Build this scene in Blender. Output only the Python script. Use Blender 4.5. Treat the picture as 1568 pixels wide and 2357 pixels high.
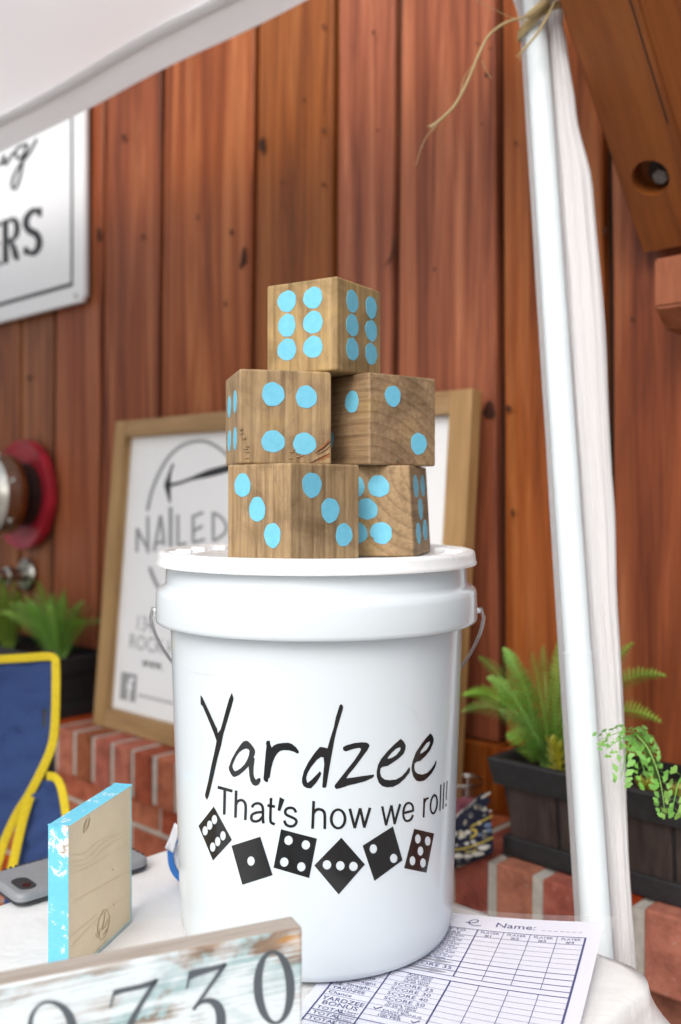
import bpy, bmesh, math, random
from mathutils import Vector, Matrix, noise
from mathutils.geometry import tessellate_polygon
random.seed(7)
R = math.radians
scene = bpy.context.scene
for o in list(bpy.data.objects): bpy.data.objects.remove(o)
COL = scene.collection

# ------------------------------------------------------------------ camera
CAMZ = 1.15                     # eye height
F, CX, CY = 2200.0, 784.0, 1140.0   # focal length and principal point of the survey of the photo (1568 x 2356)
cam_d = bpy.data.cameras.new('camera'); cam = bpy.data.objects.new('camera', cam_d); COL.objects.link(cam)
cam.location = (0, 0, CAMZ); cam.rotation_euler = (R(90), 0, 0)
cam_d.sensor_fit = 'VERTICAL'; cam_d.sensor_height = 36; cam_d.lens = F/2356.4*36
cam_d.shift_y = -(1178.2-CY)/2356.4
cam_d.clip_start = .02; cam_d.clip_end = 500
cam_d.dof.use_dof = True; cam_d.dof.focus_distance = .80; cam_d.dof.aperture_fstop = 4.2; cam_d.dof.aperture_blades = 9
scene.camera = cam
# ------------------------------------------------------------------ sky and sun (bright overcast)
SUN_EL, SUN_AZ = 42, 204        # azimuth: degrees clockwise from +Y, the sun stands behind the camera
w = bpy.data.worlds.new('World'); scene.world = w; w.use_nodes = True
nt = w.node_tree; nt.nodes.clear()
sky = nt.nodes.new('ShaderNodeTexSky'); sky.sky_type = 'NISHITA'; sky.sun_disc = False
sky.sun_elevation = R(SUN_EL); sky.sun_rotation = R(SUN_AZ); sky.air_density = 1.0; sky.dust_density = 5.0; sky.ozone_density = 1.0
hs = nt.nodes.new('ShaderNodeHueSaturation'); hs.inputs['Saturation'].default_value = .42
bgn = nt.nodes.new('ShaderNodeBackground'); bgn.inputs[1].default_value = .13
wo = nt.nodes.new('ShaderNodeOutputWorld')
nt.links.new(sky.outputs[0], hs.inputs['Color']); nt.links.new(hs.outputs[0], bgn.inputs[0]); nt.links.new(bgn.outputs[0], wo.inputs[0])
sl = bpy.data.lights.new('sun', 'SUN'); sun = bpy.data.objects.new('sun', sl); COL.objects.link(sun)
sl.energy = 1.0; sl.angle = R(40); sl.color = (1, .98, .95)
sun.rotation_euler = (R(90-SUN_EL), 0, R(180-SUN_AZ)); sun.location = (-1, -3, 4)
scene.view_settings.view_transform = 'Standard'; scene.view_settings.look = 'None'
scene.view_settings.gamma = 1; scene.view_settings.use_curve_mapping = False
scene.view_settings.exposure = .43

# ------------------------------------------------------------------ survey helpers
def ray(px, py): return Vector(((px-CX)/F, 1, -(py-CY)/F))
def P3(px, py, Y): return Vector((0, 0, CAMZ)) + ray(px, py)*Y
def PZ(px, py, z): r = ray(px, py); return Vector((0, 0, CAMZ)) + r*((z-CAMZ)/r.z)
def PP(px, py, p0, n):
    r = ray(px, py); o = Vector((0, 0, CAMZ)); return o + r*((p0-o).dot(n)/r.dot(n))
TH = math.atan2(2200, 2350); CT, ST, CD = math.cos(TH), math.sin(TH), 1.166
U = Vector((CT, -ST, 0)); DV = Vector((ST, CT, 0)); Z = Vector((0, 0, 1))
def W(u, d, z): return U*u + DV*(d+CD) + Z*z      # wall frame: u along the wall, d into the wall from the ledge's front edge
def wall_u(px, d):                                # u of the vertical line seen at px on the plane d
    r = ray(px, CY); k = (d+CD)/r.dot(DV); return (r*k).dot(U)
WR = -TH                                          # object rotation of wall-aligned things

# ------------------------------------------------------------------ object helpers
MW = {}
def _place(o, parent, M):
    MW[o.name] = M
    if parent is not None:
        o.parent = parent; o.matrix_parent_inverse = MW[parent.name].inverted()
    o.matrix_basis = M
def tag(o, label=None, cat=None, group=None, kind=None):
    if label: o['label'] = label
    if cat: o['category'] = cat
    if group: o['group'] = group
    if kind: o['kind'] = kind
    return o
def empty(name, loc, label, cat, group=None):
    o = bpy.data.objects.new(name, None); COL.objects.link(o); o.empty_display_size = .05
    _place(o, None, Matrix.Translation(loc)); return tag(o, label, cat, group)
def link(name, me, parent=None, loc=(0,0,0), rotz=0, rot=None):
    o = bpy.data.objects.new(name, me); COL.objects.link(o)
    M = Matrix.Translation(Vector(loc)) @ (rot.to_4x4() if rot is not None else Matrix.Rotation(rotz, 4, 'Z'))
    _place(o, parent, M); return o
def mesh(name, v, f, mats, smooth=False, fm=None):
    me = bpy.data.meshes.new(name); me.from_pydata([tuple(x) for x in v], [], f)
    for m in (mats if isinstance(mats, (list, tuple)) else [mats]): me.materials.append(m)
    if fm:
        for p, i in zip(me.polygons, fm): p.material_index = i
    if smooth:
        for p in me.polygons: p.use_smooth = True
    me.update(); return me
def bmesh_to(name, bm, mats, smooth=False):
    me = bpy.data.meshes.new(name); bm.to_mesh(me); bm.free()
    for m in (mats if isinstance(mats, (list, tuple)) else [mats]): me.materials.append(m)
    if smooth:
        for p in me.polygons: p.use_smooth = True
    return me
def mk(name, v, f, mat, parent=None, smooth=False, fm=None):
    """world-space vertices; origin moved to their centre"""
    c = Vector((0,0,0))
    for x in v: c += Vector(x)
    c /= len(v)
    return link(name, mesh(name, [Vector(x)-c for x in v], f, mat, smooth, fm), parent, c)
def box_bm(sx, sy, sz, bev=0, seg=2, jit=0):
    """box centred on the origin"""
    bm = bmesh.new(); bmesh.ops.create_cube(bm, size=1)
    for v in bm.verts:
        v.co = Vector((v.co.x*sx, v.co.y*sy, v.co.z*sz)) + Vector((random.uniform(-jit,jit), random.uniform(-jit,jit), random.uniform(-jit,jit)))
    if bev: bmesh.ops.bevel(bm, geom=bm.edges[:], offset=bev, segments=seg, affect='EDGES', profile=.5)
    return bm
def wbox(name, u0, u1, d0, d1, z0, z1, mat, parent=None, bev=.002, jit=0, seg=2):
    bm = box_bm(abs(u1-u0), abs(d1-d0), abs(z1-z0), bev, seg, jit)
    return link(name, bmesh_to(name, bm, mat), parent, W((u0+u1)/2, (d0+d1)/2, (z0+z1)/2), WR)
def wprism(name, poly_dz, u0, u1, mat, parent=None, bev=0):
    """profile in (d,z) extruded along the wall"""
    n = len(poly_dz); cu = (u0+u1)/2; cd = sum(p[0] for p in poly_dz)/n; cz = sum(p[1] for p in poly_dz)/n
    v = [(u0-cu, d-cd, z-cz) for d, z in poly_dz] + [(u1-cu, d-cd, z-cz) for d, z in poly_dz]
    f = [list(range(n)), list(range(2*n-1, n-1, -1))] + [[i, n+i, n+(i+1) % n, (i+1) % n] for i in range(n)]
    me = mesh(name, v, f, mat)
    bm = bmesh.new(); bm.from_mesh(me); bmesh.ops.recalc_face_normals(bm, faces=bm.faces)
    if bev: bmesh.ops.bevel(bm, geom=bm.edges[:], offset=bev, segments=2, affect='EDGES')
    bm.to_mesh(me); bm.free()
    return link(name, me, parent, W(cu, cd, cz), WR)
def catmull(pts, n=6):
    pts = [Vector(p) for p in pts]; out = []
    for i in range(len(pts)-1):
        p0 = pts[max(i-1,0)]; p1 = pts[i]; p2 = pts[i+1]; p3 = pts[min(i+2,len(pts)-1)]
        for k in range(n):
            t = k/n
            out.append(.5*((2*p1)+(p2-p0)*t+(2*p0-5*p1+4*p2-p3)*t*t+(3*p1-p0-3*p2+p3)*t**3))
    out.append(pts[-1]); return out
def tube_vf(pts, rad, seg=10, caps=True):
    pts = [Vector(p) for p in pts]; v = []; f = []
    r = rad if callable(rad) else (lambda t: rad)
    t0 = (pts[1]-pts[0]).normalized(); nrm = t0.orthogonal().normalized()
    for i, p in enumerate(pts):
        t = (pts[min(i+1,len(pts)-1)]-pts[max(i-1,0)]).normalized()
        nrm = (nrm-t*nrm.dot(t)).normalized(); b = t.cross(nrm); rr = r(i/(len(pts)-1))
        for k in range(seg):
            a = 2*math.pi*k/seg; v.append(p+(nrm*math.cos(a)+b*math.sin(a))*rr)
    for i in range(len(pts)-1):
        for k in range(seg):
            a = i*seg+k; c = i*seg+(k+1) % seg; f.append([a, c, c+seg, a+seg])
    if caps: f.append(list(range(seg))[::-1]); f.append([(len(pts)-1)*seg+k for k in range(seg)])
    return v, f
def tube(name, pts, rad, mat, parent=None, seg=10):
    v, f = tube_vf(pts, rad, seg); return mk(name, v, f, mat, parent, True)
def lathe_me(name, prof, mat, seg=96, closed=False):
    """profile (r,z) turned about z, local space"""
    v = []; f = []; n = len(prof)
    for k in range(seg):
        a = 2*math.pi*k/seg
        for r, z in prof: v.append((r*math.cos(a), r*math.sin(a), z))
    for k in range(seg):
        k2 = (k+1) % seg
        for i in range(n-1): f.append([k*n+i, k2*n+i, k2*n+i+1, k*n+i+1])
    bm = bmesh.new(); me = mesh(name, v, f, mat, True); bm.from_mesh(me)
    bmesh.ops.remove_doubles(bm, verts=bm.verts, dist=1e-6); bmesh.ops.recalc_face_normals(bm, faces=bm.faces)
    bm.to_mesh(me); bm.free()
    for p in me.polygons: p.use_smooth = True
    return me
def sharp(o, ang=35):
    m = o.modifiers.new('edges', 'EDGE_SPLIT'); m.split_angle = R(ang); return o

# flat shapes drawn in a 2-d space and carried onto a surface by fn(x, y) -> world point
def flat_bm(loops, strips=0, step=8.0):
    """polygon with holes (list of loops) -> bmesh of triangles, optionally sliced into upright strips"""
    tri = tessellate_polygon([[Vector((x, y, 0)) for x, y in lp] for lp in loops])
    bm = bmesh.new(); vs = [bm.verts.new((x, y, 0)) for lp in loops for x, y in lp]
    for t in tri:
        try: bm.faces.new([vs[i] for i in t])
        except ValueError: pass
    if strips:
        xs = [v.co.x for v in bm.verts]; x = min(xs)+step
        while x < max(xs):
            bmesh.ops.bisect_plane(bm, geom=bm.verts[:]+bm.edges[:]+bm.faces[:], plane_co=(x,0,0), plane_no=(1,0,0)); x += step
    return bm
def ribbon(pts, wd):
    """centre line with width (number or list) -> outline polygon"""
    n = len(pts); L = []; Rr = []
    for i, (x, y) in enumerate(pts):
        a = pts[max(i-1,0)]; b = pts[min(i+1,n-1)]; dx, dy = b[0]-a[0], b[1]-a[1]; l = math.hypot(dx, dy) or 1
        w_ = (wd[i] if isinstance(wd, (list, tuple)) else wd)/2
        L.append((x-dy/l*w_, y+dx/l*w_)); Rr.append((x+dy/l*w_, y-dx/l*w_))
    return L, Rr
class Flat:
    """collects flat shapes, then carries them onto a surface"""
    def __init__(s): s.v = []; s.f = []
    def loops(s, loops, strips=0, step=8.0):
        bm = flat_bm(loops, strips, step); bm.verts.index_update(); b = len(s.v)
        s.v += [(v.co.x, v.co.y) for v in bm.verts]; s.f += [[b+v.index for v in fc.verts] for fc in bm.faces]; bm.free(); return s
    def rib(s, pts, wd, smooth=0):
        if smooth: 
            ws = wd if isinstance(wd, (list,tuple)) else [wd]*len(pts)
            c = catmull([(p[0],p[1],q) for p, q in zip(pts, ws)], smooth); pts = [(q.x,q.y) for q in c]; wd = [q.z for q in c]
        L, Rr = ribbon(pts, wd); b = len(s.v); n = len(L); s.v += L+Rr
        s.f += [[b+i, b+i+1, b+n+i+1, b+n+i] for i in range(n-1)]; return s
    def dot(s, x, y, rx, ry, n=24, wob=0, rot=0):
        b = len(s.v); s.v.append((x, y)); ph = random.random()*9
        for k in range(n):
            a = 2*math.pi*k/n; q = 1+wob*(math.sin(3*a+ph)*.6+math.sin(7*a+2*ph)*.4)
            s.v.append((x+math.cos(a+rot)*rx*q, y+math.sin(a+rot)*ry*q))
        s.f += [[b, b+1+k, b+1+(k+1) % n] for k in range(n)]; return s
    def text(s, body, x, y, size, align='LEFT', sx=1, bold=0, shear=0):
        cu = bpy.data.curves.new('t', 'FONT'); cu.body = body; cu.size = size; cu.align_x = align; cu.resolution_u = 3; cu.offset = bold; cu.shear = shear
        ob = bpy.data.objects.new('t', cu); COL.objects.link(ob)
        me = bpy.data.meshes.new_from_object(ob.evaluated_get(bpy.context.evaluated_depsgraph_get()))
        b = len(s.v); s.v += [(x+v.co.x*sx, y+v.co.y) for v in me.vertices]; s.f += [[b+i for i in p.vertices] for p in me.polygons]
        bpy.data.objects.remove(ob); bpy.data.curves.remove(cu); bpy.data.meshes.remove(me); return s
    def build(s, name, fn, mat, parent, smooth=False):
        return mk(name, [fn(x, y) for x, y in s.v], s.f, mat, parent, smooth)

# ------------------------------------------------------------------ materials
def nm(name, rough=.5, spec=.5):
    m = bpy.data.materials.new(name); m.use_nodes = True; t = m.node_tree; b = t.nodes['Principled BSDF']
    b.inputs['Roughness'].default_value = rough; b.inputs['Specular IOR Level'].default_value = spec
    return m, t, b
def N(t, ty, **k):
    n = t.nodes.new('ShaderNode'+ty)
    for a, v in k.items():
        if a in n.inputs.keys() if isinstance(a, str) else False: n.inputs[a].default_value = v
        else: setattr(n, a, v)
    return n
def ramp(t, fac, stops, interp='LINEAR'):
    r = t.nodes.new('ShaderNodeValToRGB'); r.color_ramp.interpolation = interp
    e = r.color_ramp.elements
    while len(e) < len(stops): e.new(.5)
    for x, (p, c) in zip(e, stops): x.position = p; x.color = (*c, 1) if len(c) == 3 else c
    t.links.new(fac, r.inputs[0]); return r.outputs[0]
def coords(t, scale=(1,1,1), rand=True, rot=(0,0,0), kind='Object'):
    tc = t.nodes.new('ShaderNodeTexCoord'); mp = t.nodes.new('ShaderNodeMapping')
    mp.inputs['Scale'].default_value = scale; mp.inputs['Rotation'].default_value = rot
    src = tc.outputs[kind]
    if rand:
        oi = t.nodes.new('ShaderNodeObjectInfo'); mu = t.nodes.new('ShaderNodeMath'); mu.operation = 'MULTIPLY'; mu.inputs[1].default_value = 37
        ad = t.nodes.new('ShaderNodeVectorMath'); ad.operation = 'ADD'
        t.links.new(oi.outputs['Random'], mu.inputs[0]); t.links.new(src, ad.inputs[0]); t.links.new(mu.outputs[0], ad.inputs[1]); src = ad.outputs[0]
    t.links.new(src, mp.inputs['Vector']); return mp.outputs[0]
def tex_noise(t, vec, scale=5, detail=6, rough=.6, dist=0):
    n = t.nodes.new('ShaderNodeTexNoise'); n.inputs['Scale'].default_value = scale; n.inputs['Detail'].default_value = detail
    n.inputs['Roughness'].default_value = rough; n.inputs['Distortion'].default_value = dist
    t.links.new(vec, n.inputs['Vector']); return n.outputs['Fac']
def mix(t, fac, a, b, mode='MIX'):
    m = t.nodes.new('ShaderNodeMix'); m.data_type = 'RGBA'; m.blend_type = mode
    for s, v in ((m.inputs[0], fac), (m.inputs[6], a), (m.inputs[7], b)):
        if isinstance(v, (int, float)): s.default_value = v
        elif isinstance(v, tuple): s.default_value = (*v, 1)
        else: t.links.new(v, s)
    return m.outputs[2]
def bump(t, b, h, strength=.3, dist=.002):
    n = t.nodes.new('ShaderNodeBump'); n.inputs['Strength'].default_value = strength; n.inputs['Distance'].default_value = dist
    t.links.new(h, n.inputs['Height']); t.links.new(n.outputs[0], b.inputs['Normal'])
def var(t, col, h=.02, s=.15, v=.3):
    """per-object variation of a colour"""
    oi = t.nodes.new('ShaderNodeObjectInfo'); hs = t.nodes.new('ShaderNodeHueSaturation')
    def mr(seed, lo, hi):
        wn = t.nodes.new('ShaderNodeTexWhiteNoise'); wn.noise_dimensions = '2D'
        cb = t.nodes.new('ShaderNodeCombineXYZ'); t.links.new(oi.outputs['Random'], cb.inputs[0]); cb.inputs[1].default_value = seed
        t.links.new(cb.outputs[0], wn.inputs['Vector'])
        m = t.nodes.new('ShaderNodeMapRange'); m.inputs[3].default_value = lo; m.inputs[4].default_value = hi
        t.links.new(wn.outputs['Value'], m.inputs[0]); return m.outputs[0]
    t.links.new(mr(1.3, .5-h, .5+h), hs.inputs['Hue']); t.links.new(mr(2.7, 1-s, 1+s), hs.inputs['Saturation']); t.links.new(mr(5.1, 1-v, 1+v), hs.inputs['Value'])
    t.links.new(col, hs.inputs['Color']); return hs.outputs[0]
def wood(name, cols, scale=(14,14,.9), rough=.55, bmp=.3, vr=(.01,.1,.2), knots=0, spec=.4, fine=8.0, fg=.45):
    m, t, b = nm(name, rough, spec)
    v = coords(t, scale); n1 = tex_noise(t, v, 1.4, 8, .62, 1.2)
    k = len(cols); c = ramp(t, n1, [(.3+.42*i/(k-1), cols[i]) for i in range(k)])
    v2 = coords(t, tuple(x*fine for x in scale)); n2 = tex_noise(t, v2, 1.0, 4, .7)
    c = mix(t, fg, c, ramp(t, n2, [(.3, (.45,.45,.45)), (.7, (1,1,1))]), 'MULTIPLY')
    if knots:
        v3 = coords(t, (knots, knots, knots*.42)); vo = t.nodes.new('ShaderNodeTexVoronoi'); vo.inputs['Scale'].default_value = 1; vo.inputs['Randomness'].default_value = 1
        t.links.new(v3, vo.inputs['Vector'])
        c = mix(t, ramp(t, vo.outputs['Distance'], [(.03, (.85,.85,.85)), (.12, (0,0,0))]), c, (.035, .018, .012))
    c = var(t, c, *vr); t.links.new(c, b.inputs['Base Color'])
    bump(t, b, n2, bmp, .0015); return m
def plain(name, col, rough=.5, spec=.5, nz=0, nscale=30, metal=0, bmp=0, coat=0):
    m, t, b = nm(name, rough, spec); b.inputs['Metallic'].default_value = metal; b.inputs['Coat Weight'].default_value = coat
    v = coords(t); n = tex_noise(t, v, nscale, 5, .6)
    lo = tuple(max(0, x*(1-nz)) for x in col); hi = tuple(min(1, x*(1+nz)) for x in col)
    t.links.new(ramp(t, n, [(.3, lo), (.7, hi)]), b.inputs['Base Color'])
    if bmp: bump(t, b, n, bmp, .001)
    return m
M = {}
M['board'] = wood('stained_cedar', [(.115,.026,.009), (.35,.102,.032), (.55,.215,.083)], (13,13,.6), .42, .5, (.007,.08,.20), knots=0, spec=.25, fg=.62, fine=6.0)
M['beam'] = wood('stained_beam', [(.14,.036,.011), (.26,.076,.021), (.34,.11,.033)], (10,10,1.0), .5, .35, (.006,.06,.1))
M['dark'] = plain('shadow_gap_paper', (.02,.012,.009), .9)
M['corbel'] = wood('pale_stained_block', [(.17,.058,.022), (.25,.09,.036), (.30,.12,.05)], (10,10,2), .55, .3)
def brick_mat():
    m, t, b = nm('red_brick', .85, .25); v = coords(t)
    n = tex_noise(t, v, 26, 8, .7); c = ramp(t, n, [(.25, (.15,.034,.018)), (.5, (.37,.090,.045)), (.78, (.50,.165,.088))])
    n3 = tex_noise(t, v, 150, 3, .6); c = mix(t, ramp(t, n3, [(.62, (0,0,0)), (.75, (.55,.55,.55))]), c, (.40,.30,.25))
    c = var(t, c, .012, .15, .28); t.links.new(c, b.inputs['Base Color']); bump(t, b, n3, .5, .002); return m
M['brick'] = brick_mat()
M['mortar'] = plain('grey_mortar', (.50,.475,.42), .95, .2, .18, 60, bmp=.4)
M['concrete'] = plain('patio_concrete', (.33,.31,.29), .9, .3, .2, 9, bmp=.2)
def plastic(name, col, rough, trans=0.0, sss=.0):
    m, t, b = nm(name, rough, .5); b.inputs['Base Color'].default_value = (*col, 1)
    v = coords(t); n = tex_noise(t, v, 60, 4, .6); 
    mr = t.nodes.new('ShaderNodeMapRange'); mr.inputs[3].default_value = rough*.8; mr.inputs[4].default_value = rough*1.25
    t.links.new(n, mr.inputs[0]); t.links.new(mr.outputs[0], b.inputs['Roughness'])
    n2 = tex_noise(t, coords(t, (6,6,1.2)), 3, 3, .5); bump(t, b, n2, .06, .004); return m
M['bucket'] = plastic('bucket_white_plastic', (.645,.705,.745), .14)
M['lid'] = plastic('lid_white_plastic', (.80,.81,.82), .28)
M['vinyl'] = plain('black_vinyl', (.012,.012,.013), .12, .5, .2, 40)
M['wire'] = plain('galvanised_wire', (.55,.55,.55), .3, .5, .1, 200, metal=1)
def die_wood(name, direction, c0=(.19,.118,.06), c1=(.37,.255,.14), c2=(.50,.37,.22), off=(.03,.1,.02)):
    m, t, b = nm(name, .55, .35)
    tc = t.nodes.new('ShaderNodeTexCoord'); mp = t.nodes.new('ShaderNodeMapping'); mp.inputs['Location'].default_value = off
    t.links.new(tc.outputs['Object'], mp.inputs['Vector'])
    wv = t.nodes.new('ShaderNodeTexWave'); wv.wave_type = 'RINGS'; wv.rings_direction = direction; wv.wave_profile = 'SAW'
    wv.inputs['Scale'].default_value = 30; wv.inputs['Distortion'].default_value = .9; wv.inputs['Detail'].default_value = 2; wv.inputs['Detail Scale'].default_value = .5
    t.links.new(mp.outputs[0], wv.inputs['Vector'])
    st = {'X': (4,55,55), 'Y': (55,4,55), 'Z': (55,55,4)}[direction]
    mp2 = t.nodes.new('ShaderNodeMapping'); mp2.inputs['Scale'].default_value = st; t.links.new(tc.outputs['Object'], mp2.inputs['Vector'])
    n = tex_noise(t, mp2.outputs[0], 3.5, 7, .65, .4)
    nb = tex_noise(t, coords(t), 21, 5, .62, .8)
    c = ramp(t, n, [(.18, c0), (.48, c1), (.78, c2)])
    c = mix(t, .42, c, ramp(t, wv.outputs['Fac'], [(0, (1.0,.98,.94)), (.62, (.92,.86,.76)), (.93, (.42,.33,.24)), (1, (.85,.8,.7))]), 'MULTIPLY')
    c = mix(t, .72, c, ramp(t, nb, [(.32, (.42,.38,.34)), (.52, (.92,.90,.88)), (.70, (1.16,1.12,.90))]), 'MULTIPLY')
    c = mix(t, ramp(t, nb, [(.60, (0,0,0)), (.78, (.30,.30,.30))]), c, (.24,.20,.07))
    nf = tex_noise(t, tc.outputs['Object'], 420, 3, .6); c = mix(t, ramp(t, nf, [(.70, (0,0,0)), (.80, (.5,.5,.5))]), c, (.47,.36,.2))
    t.links.new(c, b.inputs['Base Color']); bump(t, b, n, .35, .0012); return m
M['dieX'] = die_wood('dice_wood_end_grain', 'X', c2=(.47,.32,.18), off=(0,.02,-.085))
M['dieY'] = die_wood('dice_wood_ring_grain', 'Y', c0=(.16,.095,.052), c1=(.32,.215,.125), c2=(.43,.315,.20), off=(-.0,0,.055))
M['dieZ'] = die_wood('dice_wood_straight', 'Z', off=(.05,.07,0))
M['dieZ2'] = die_wood('dice_wood_golden', 'Z', c0=(.23,.145,.062), c1=(.42,.29,.135), c2=(.53,.39,.205), off=(-.12,.03,0))
def blue_paint():
    m, t, b = nm('sky_blue_paint', .5, .4); v = coords(t); n = tex_noise(t, v, 160, 5, .6)
    t.links.new(ramp(t, n, [(.3, (.15,.51,.70)), (.7, (.19,.57,.76))]), b.inputs['Base Color']); bump(t, b, n, .25, .0006); return m
M['blue'] = blue_paint()
def cloth(name, col, scale=8, bmp=.5, trans=0, rough=.7, st=(1,1,1), spec=.3):
    m, t, b = nm(name, rough, spec); b.inputs['Base Color'].default_value = (*col, 1)
    v = coords(t, st); n = tex_noise(t, v, scale, 5, .55, .8); bump(t, b, n, bmp, .01)
    if trans:
        tr = t.nodes.new('ShaderNodeBsdfTranslucent'); tr.inputs[0].default_value = (*col, 1); mx = t.nodes.new('ShaderNodeMixShader'); mx.inputs[0].default_value = trans
        t.links.new(b.outputs[0], mx.inputs[1]); t.links.new(tr.outputs[0], mx.inputs[2]); t.links.new(mx.outputs[0], t.nodes['Material Output'].inputs[0])
    return m
M['tablecloth'] = cloth('white_vinyl_tablecloth', (.80,.80,.80), 7, .75, 0, .32, spec=.5)
M['canopy'] = cloth('white_canopy_fabric', (.90,.93,.95), 3.0, .3, .78, .8, (1,1,1))
M['valance'] = cloth('white_valance_fabric', (.88,.88,.89), 3.0, .35, .12, .8)
M['curtain'] = cloth('white_sidewall_fabric', (.88,.88,.89), 5, .14, .5, .75, (6,6,1))
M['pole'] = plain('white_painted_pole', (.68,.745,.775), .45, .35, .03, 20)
M['twine'] = plain('jute_twine', (.46,.36,.19), .9, .2, .3, 900, bmp=.8)
M['frame'] = wood('honey_oak_frame', [(.30,.165,.065), (.42,.25,.11), (.50,.32,.155)], (22,22,1.6), .55, .25, (.004,.04,.06), fine=4)
M['frame_h'] = wood('honey_oak_rail', [(.30,.165,.065), (.42,.25,.11), (.50,.32,.155)], (1.6,22,22), .55, .25, (.004,.04,.06), fine=4)
M['paper'] = plain('sign_white', (.87,.88,.89), .5, .3, .02, 8)
M['signwhite'] = plain('enamel_white', (.82,.84,.86), .3, .5, .02, 5)
M['ink'] = plain('grey_black_print', (.03,.032,.036), .5, .3, .1, 60)
M['inkgrey'] = plain('grey_print', (.32,.33,.34), .5, .3, .1, 60)
M['navyink'] = plain('navy_print', (.075,.085,.21), .4, .3, .1, 60)
M['greyink'] = plain('mid_grey_print', (.32,.33,.38), .4, .3, .1, 60)
M['sheet'] = plain('laminated_paper', (.76,.77,.87), .10, .5, .01, 5)
M['red'] = plain('red_enamel', (.42,.018,.035), .35, .5, .25, 18)
M['chrome'] = plain('dull_chrome', (.55,.54,.50), .28, .5, .15, 60, metal=1)
M['iron'] = plain('dark_iron', (.025,.016,.012), .55, .5, .4, 40)
M['brass'] = plain('aged_brass', (.30,.13,.05), .35, .5, .3, 40, metal=1)
M['navy'] = cloth('navy_canvas', (.028,.056,.165), 14, .8, 0, .9)
M['yellow'] = plain('yellow_webbing', (.66,.50,.02), .8, .3, .12, 250, bmp=.5)
M['blackm'] = plain('black_metal', (.02,.02,.022), .45, .5, .2, 40)
M['phonecase'] = plain('grey_phone_case', (.25,.262,.28), .42, .5, .06, 80)
M['phoneblack'] = plain('black_rubber', (.02,.02,.024), .4, .5, .1, 80)
M['planter'] = plain('black_planter_plastic', (.021,.020,.022), .6, .4, .35, 70, bmp=.4)
M['planterpanel'] = wood('brown_planter_panel', [(.025,.015,.012), (.052,.033,.027), (.078,.052,.042)], (30,30,4), .7, .3, (.01,.1,.1))
M['soil'] = plain('potting_soil', (.022,.015,.011), .95, .2, .5, 120, bmp=1)
def leaf(name, a, b_, tr=.3):
    m, t, b = nm(name, .5, .4); v = coords(t); n = tex_noise(t, v, 25, 4, .6)
    c = var(t, ramp(t, n, [(.3, a), (.7, b_)]), .012, .1, .16); t.links.new(c, b.inputs['Base Color'])
    trn = t.nodes.new('ShaderNodeBsdfTranslucent'); t.links.new(c, trn.inputs[0]); mx = t.nodes.new('ShaderNodeMixShader'); mx.inputs[0].default_value = tr
    t.links.new(b.outputs[0], mx.inputs[1]); t.links.new(trn.outputs[0], mx.inputs[2]); t.links.new(mx.outputs[0], t.nodes['Material Output'].inputs[0]); return m
M['fern'] = leaf('fern_green', (.19,.42,.07), (.42,.68,.16), .2)
M['maiden'] = leaf('maidenhair_green', (.19,.46,.08), (.30,.58,.14))
M['sedum'] = leaf('yellow_sedum', (.42,.40,.05), (.58,.52,.09))
M['lime'] = leaf('lime_leaf', (.22,.40,.05), (.40,.52,.08))
M['pine'] = plain('pale_pine', (.74,.60,.42), .6, .3, .06, 14)
M['pinemark'] = plain('burnt_mark', (.45,.31,.17), .7, .2, .2, 50)
def chipped(name):
    m, t, b = nm(name, .6, .3); v = coords(t, (1,1,1)); n = tex_noise(t, v, 90, 7, .72, .5); n2 = tex_noise(t, v, 22, 3, .5)
    ad = t.nodes.new('ShaderNodeMath'); ad.operation = 'MULTIPLY_ADD'; ad.inputs[1].default_value = .45; t.links.new(n2, ad.inputs[0]); t.links.new(n, ad.inputs[2])
    c = ramp(t, ad.outputs[0], [(.0, (.10,.45,.62)), (.80, (.16,.55,.72)), (.83, (.72,.76,.77)), (.9, (.66,.70,.70)), (.93, (.4,.34,.27))])
    t.links.new(c, b.inputs['Base Color']); bump(t, b, ad.outputs[0], .3, .001); return m
M['chipblue'] = chipped('chipped_blue_paint')
def distressed():
    m, t, b = nm('distressed_paint', .6, .3)
    v = coords(t, (1,1,1), False); big = tex_noise(t, coords(t, (8,8,16), False), 1.5, 6, .6, .4); st = tex_noise(t, coords(t, (7,7,420), False), 1, 4, .6, .3)
    big2 = tex_noise(t, coords(t, (9,9,18), False), 1.7, 5, .6, .5)
    under = ramp(t, big2, [(.36, (.26,.40,.42)), (.45, (.36,.52,.54)), (.50, (.24,.17,.12)), (.57, (.34,.24,.17)), (.62, (.55,.27,.07)), (.72, (.60,.32,.09))])
    ad = t.nodes.new('ShaderNodeMath'); ad.operation = 'MULTIPLY_ADD'; ad.inputs[1].default_value = .42; t.links.new(st, ad.inputs[0]); t.links.new(big, ad.inputs[2])
    msk = ramp(t, ad.outputs[0], [(.58, (1,1,1)), (.68, (.35,.35,.35)), (.735, (.0,.0,.0)), (.80, (.0,.0,.0)), (.88, (.85,.85,.85))])
    c = mix(t, msk, (.74,.81,.84), under); t.links.new(c, b.inputs['Base Color']); bump(t, b, st, .4, .0012); return m
M['distress'] = distressed()
M['weathered'] = wood('weathered_top', [(.36,.30,.25), (.47,.41,.36), (.54,.49,.44)], (4,60,60), .7, .3, (0,0,0))
M['numeral'] = plain('slate_numeral', (.10,.118,.135), .4, .4, .1, 40)
M['tape'] = plain('blue_tape', (.03,.17,.52), .5, .4, .1, 50)
M['whitecard'] = plain('white_card', (.75,.75,.78), .6, .3, .03, 30)
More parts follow.
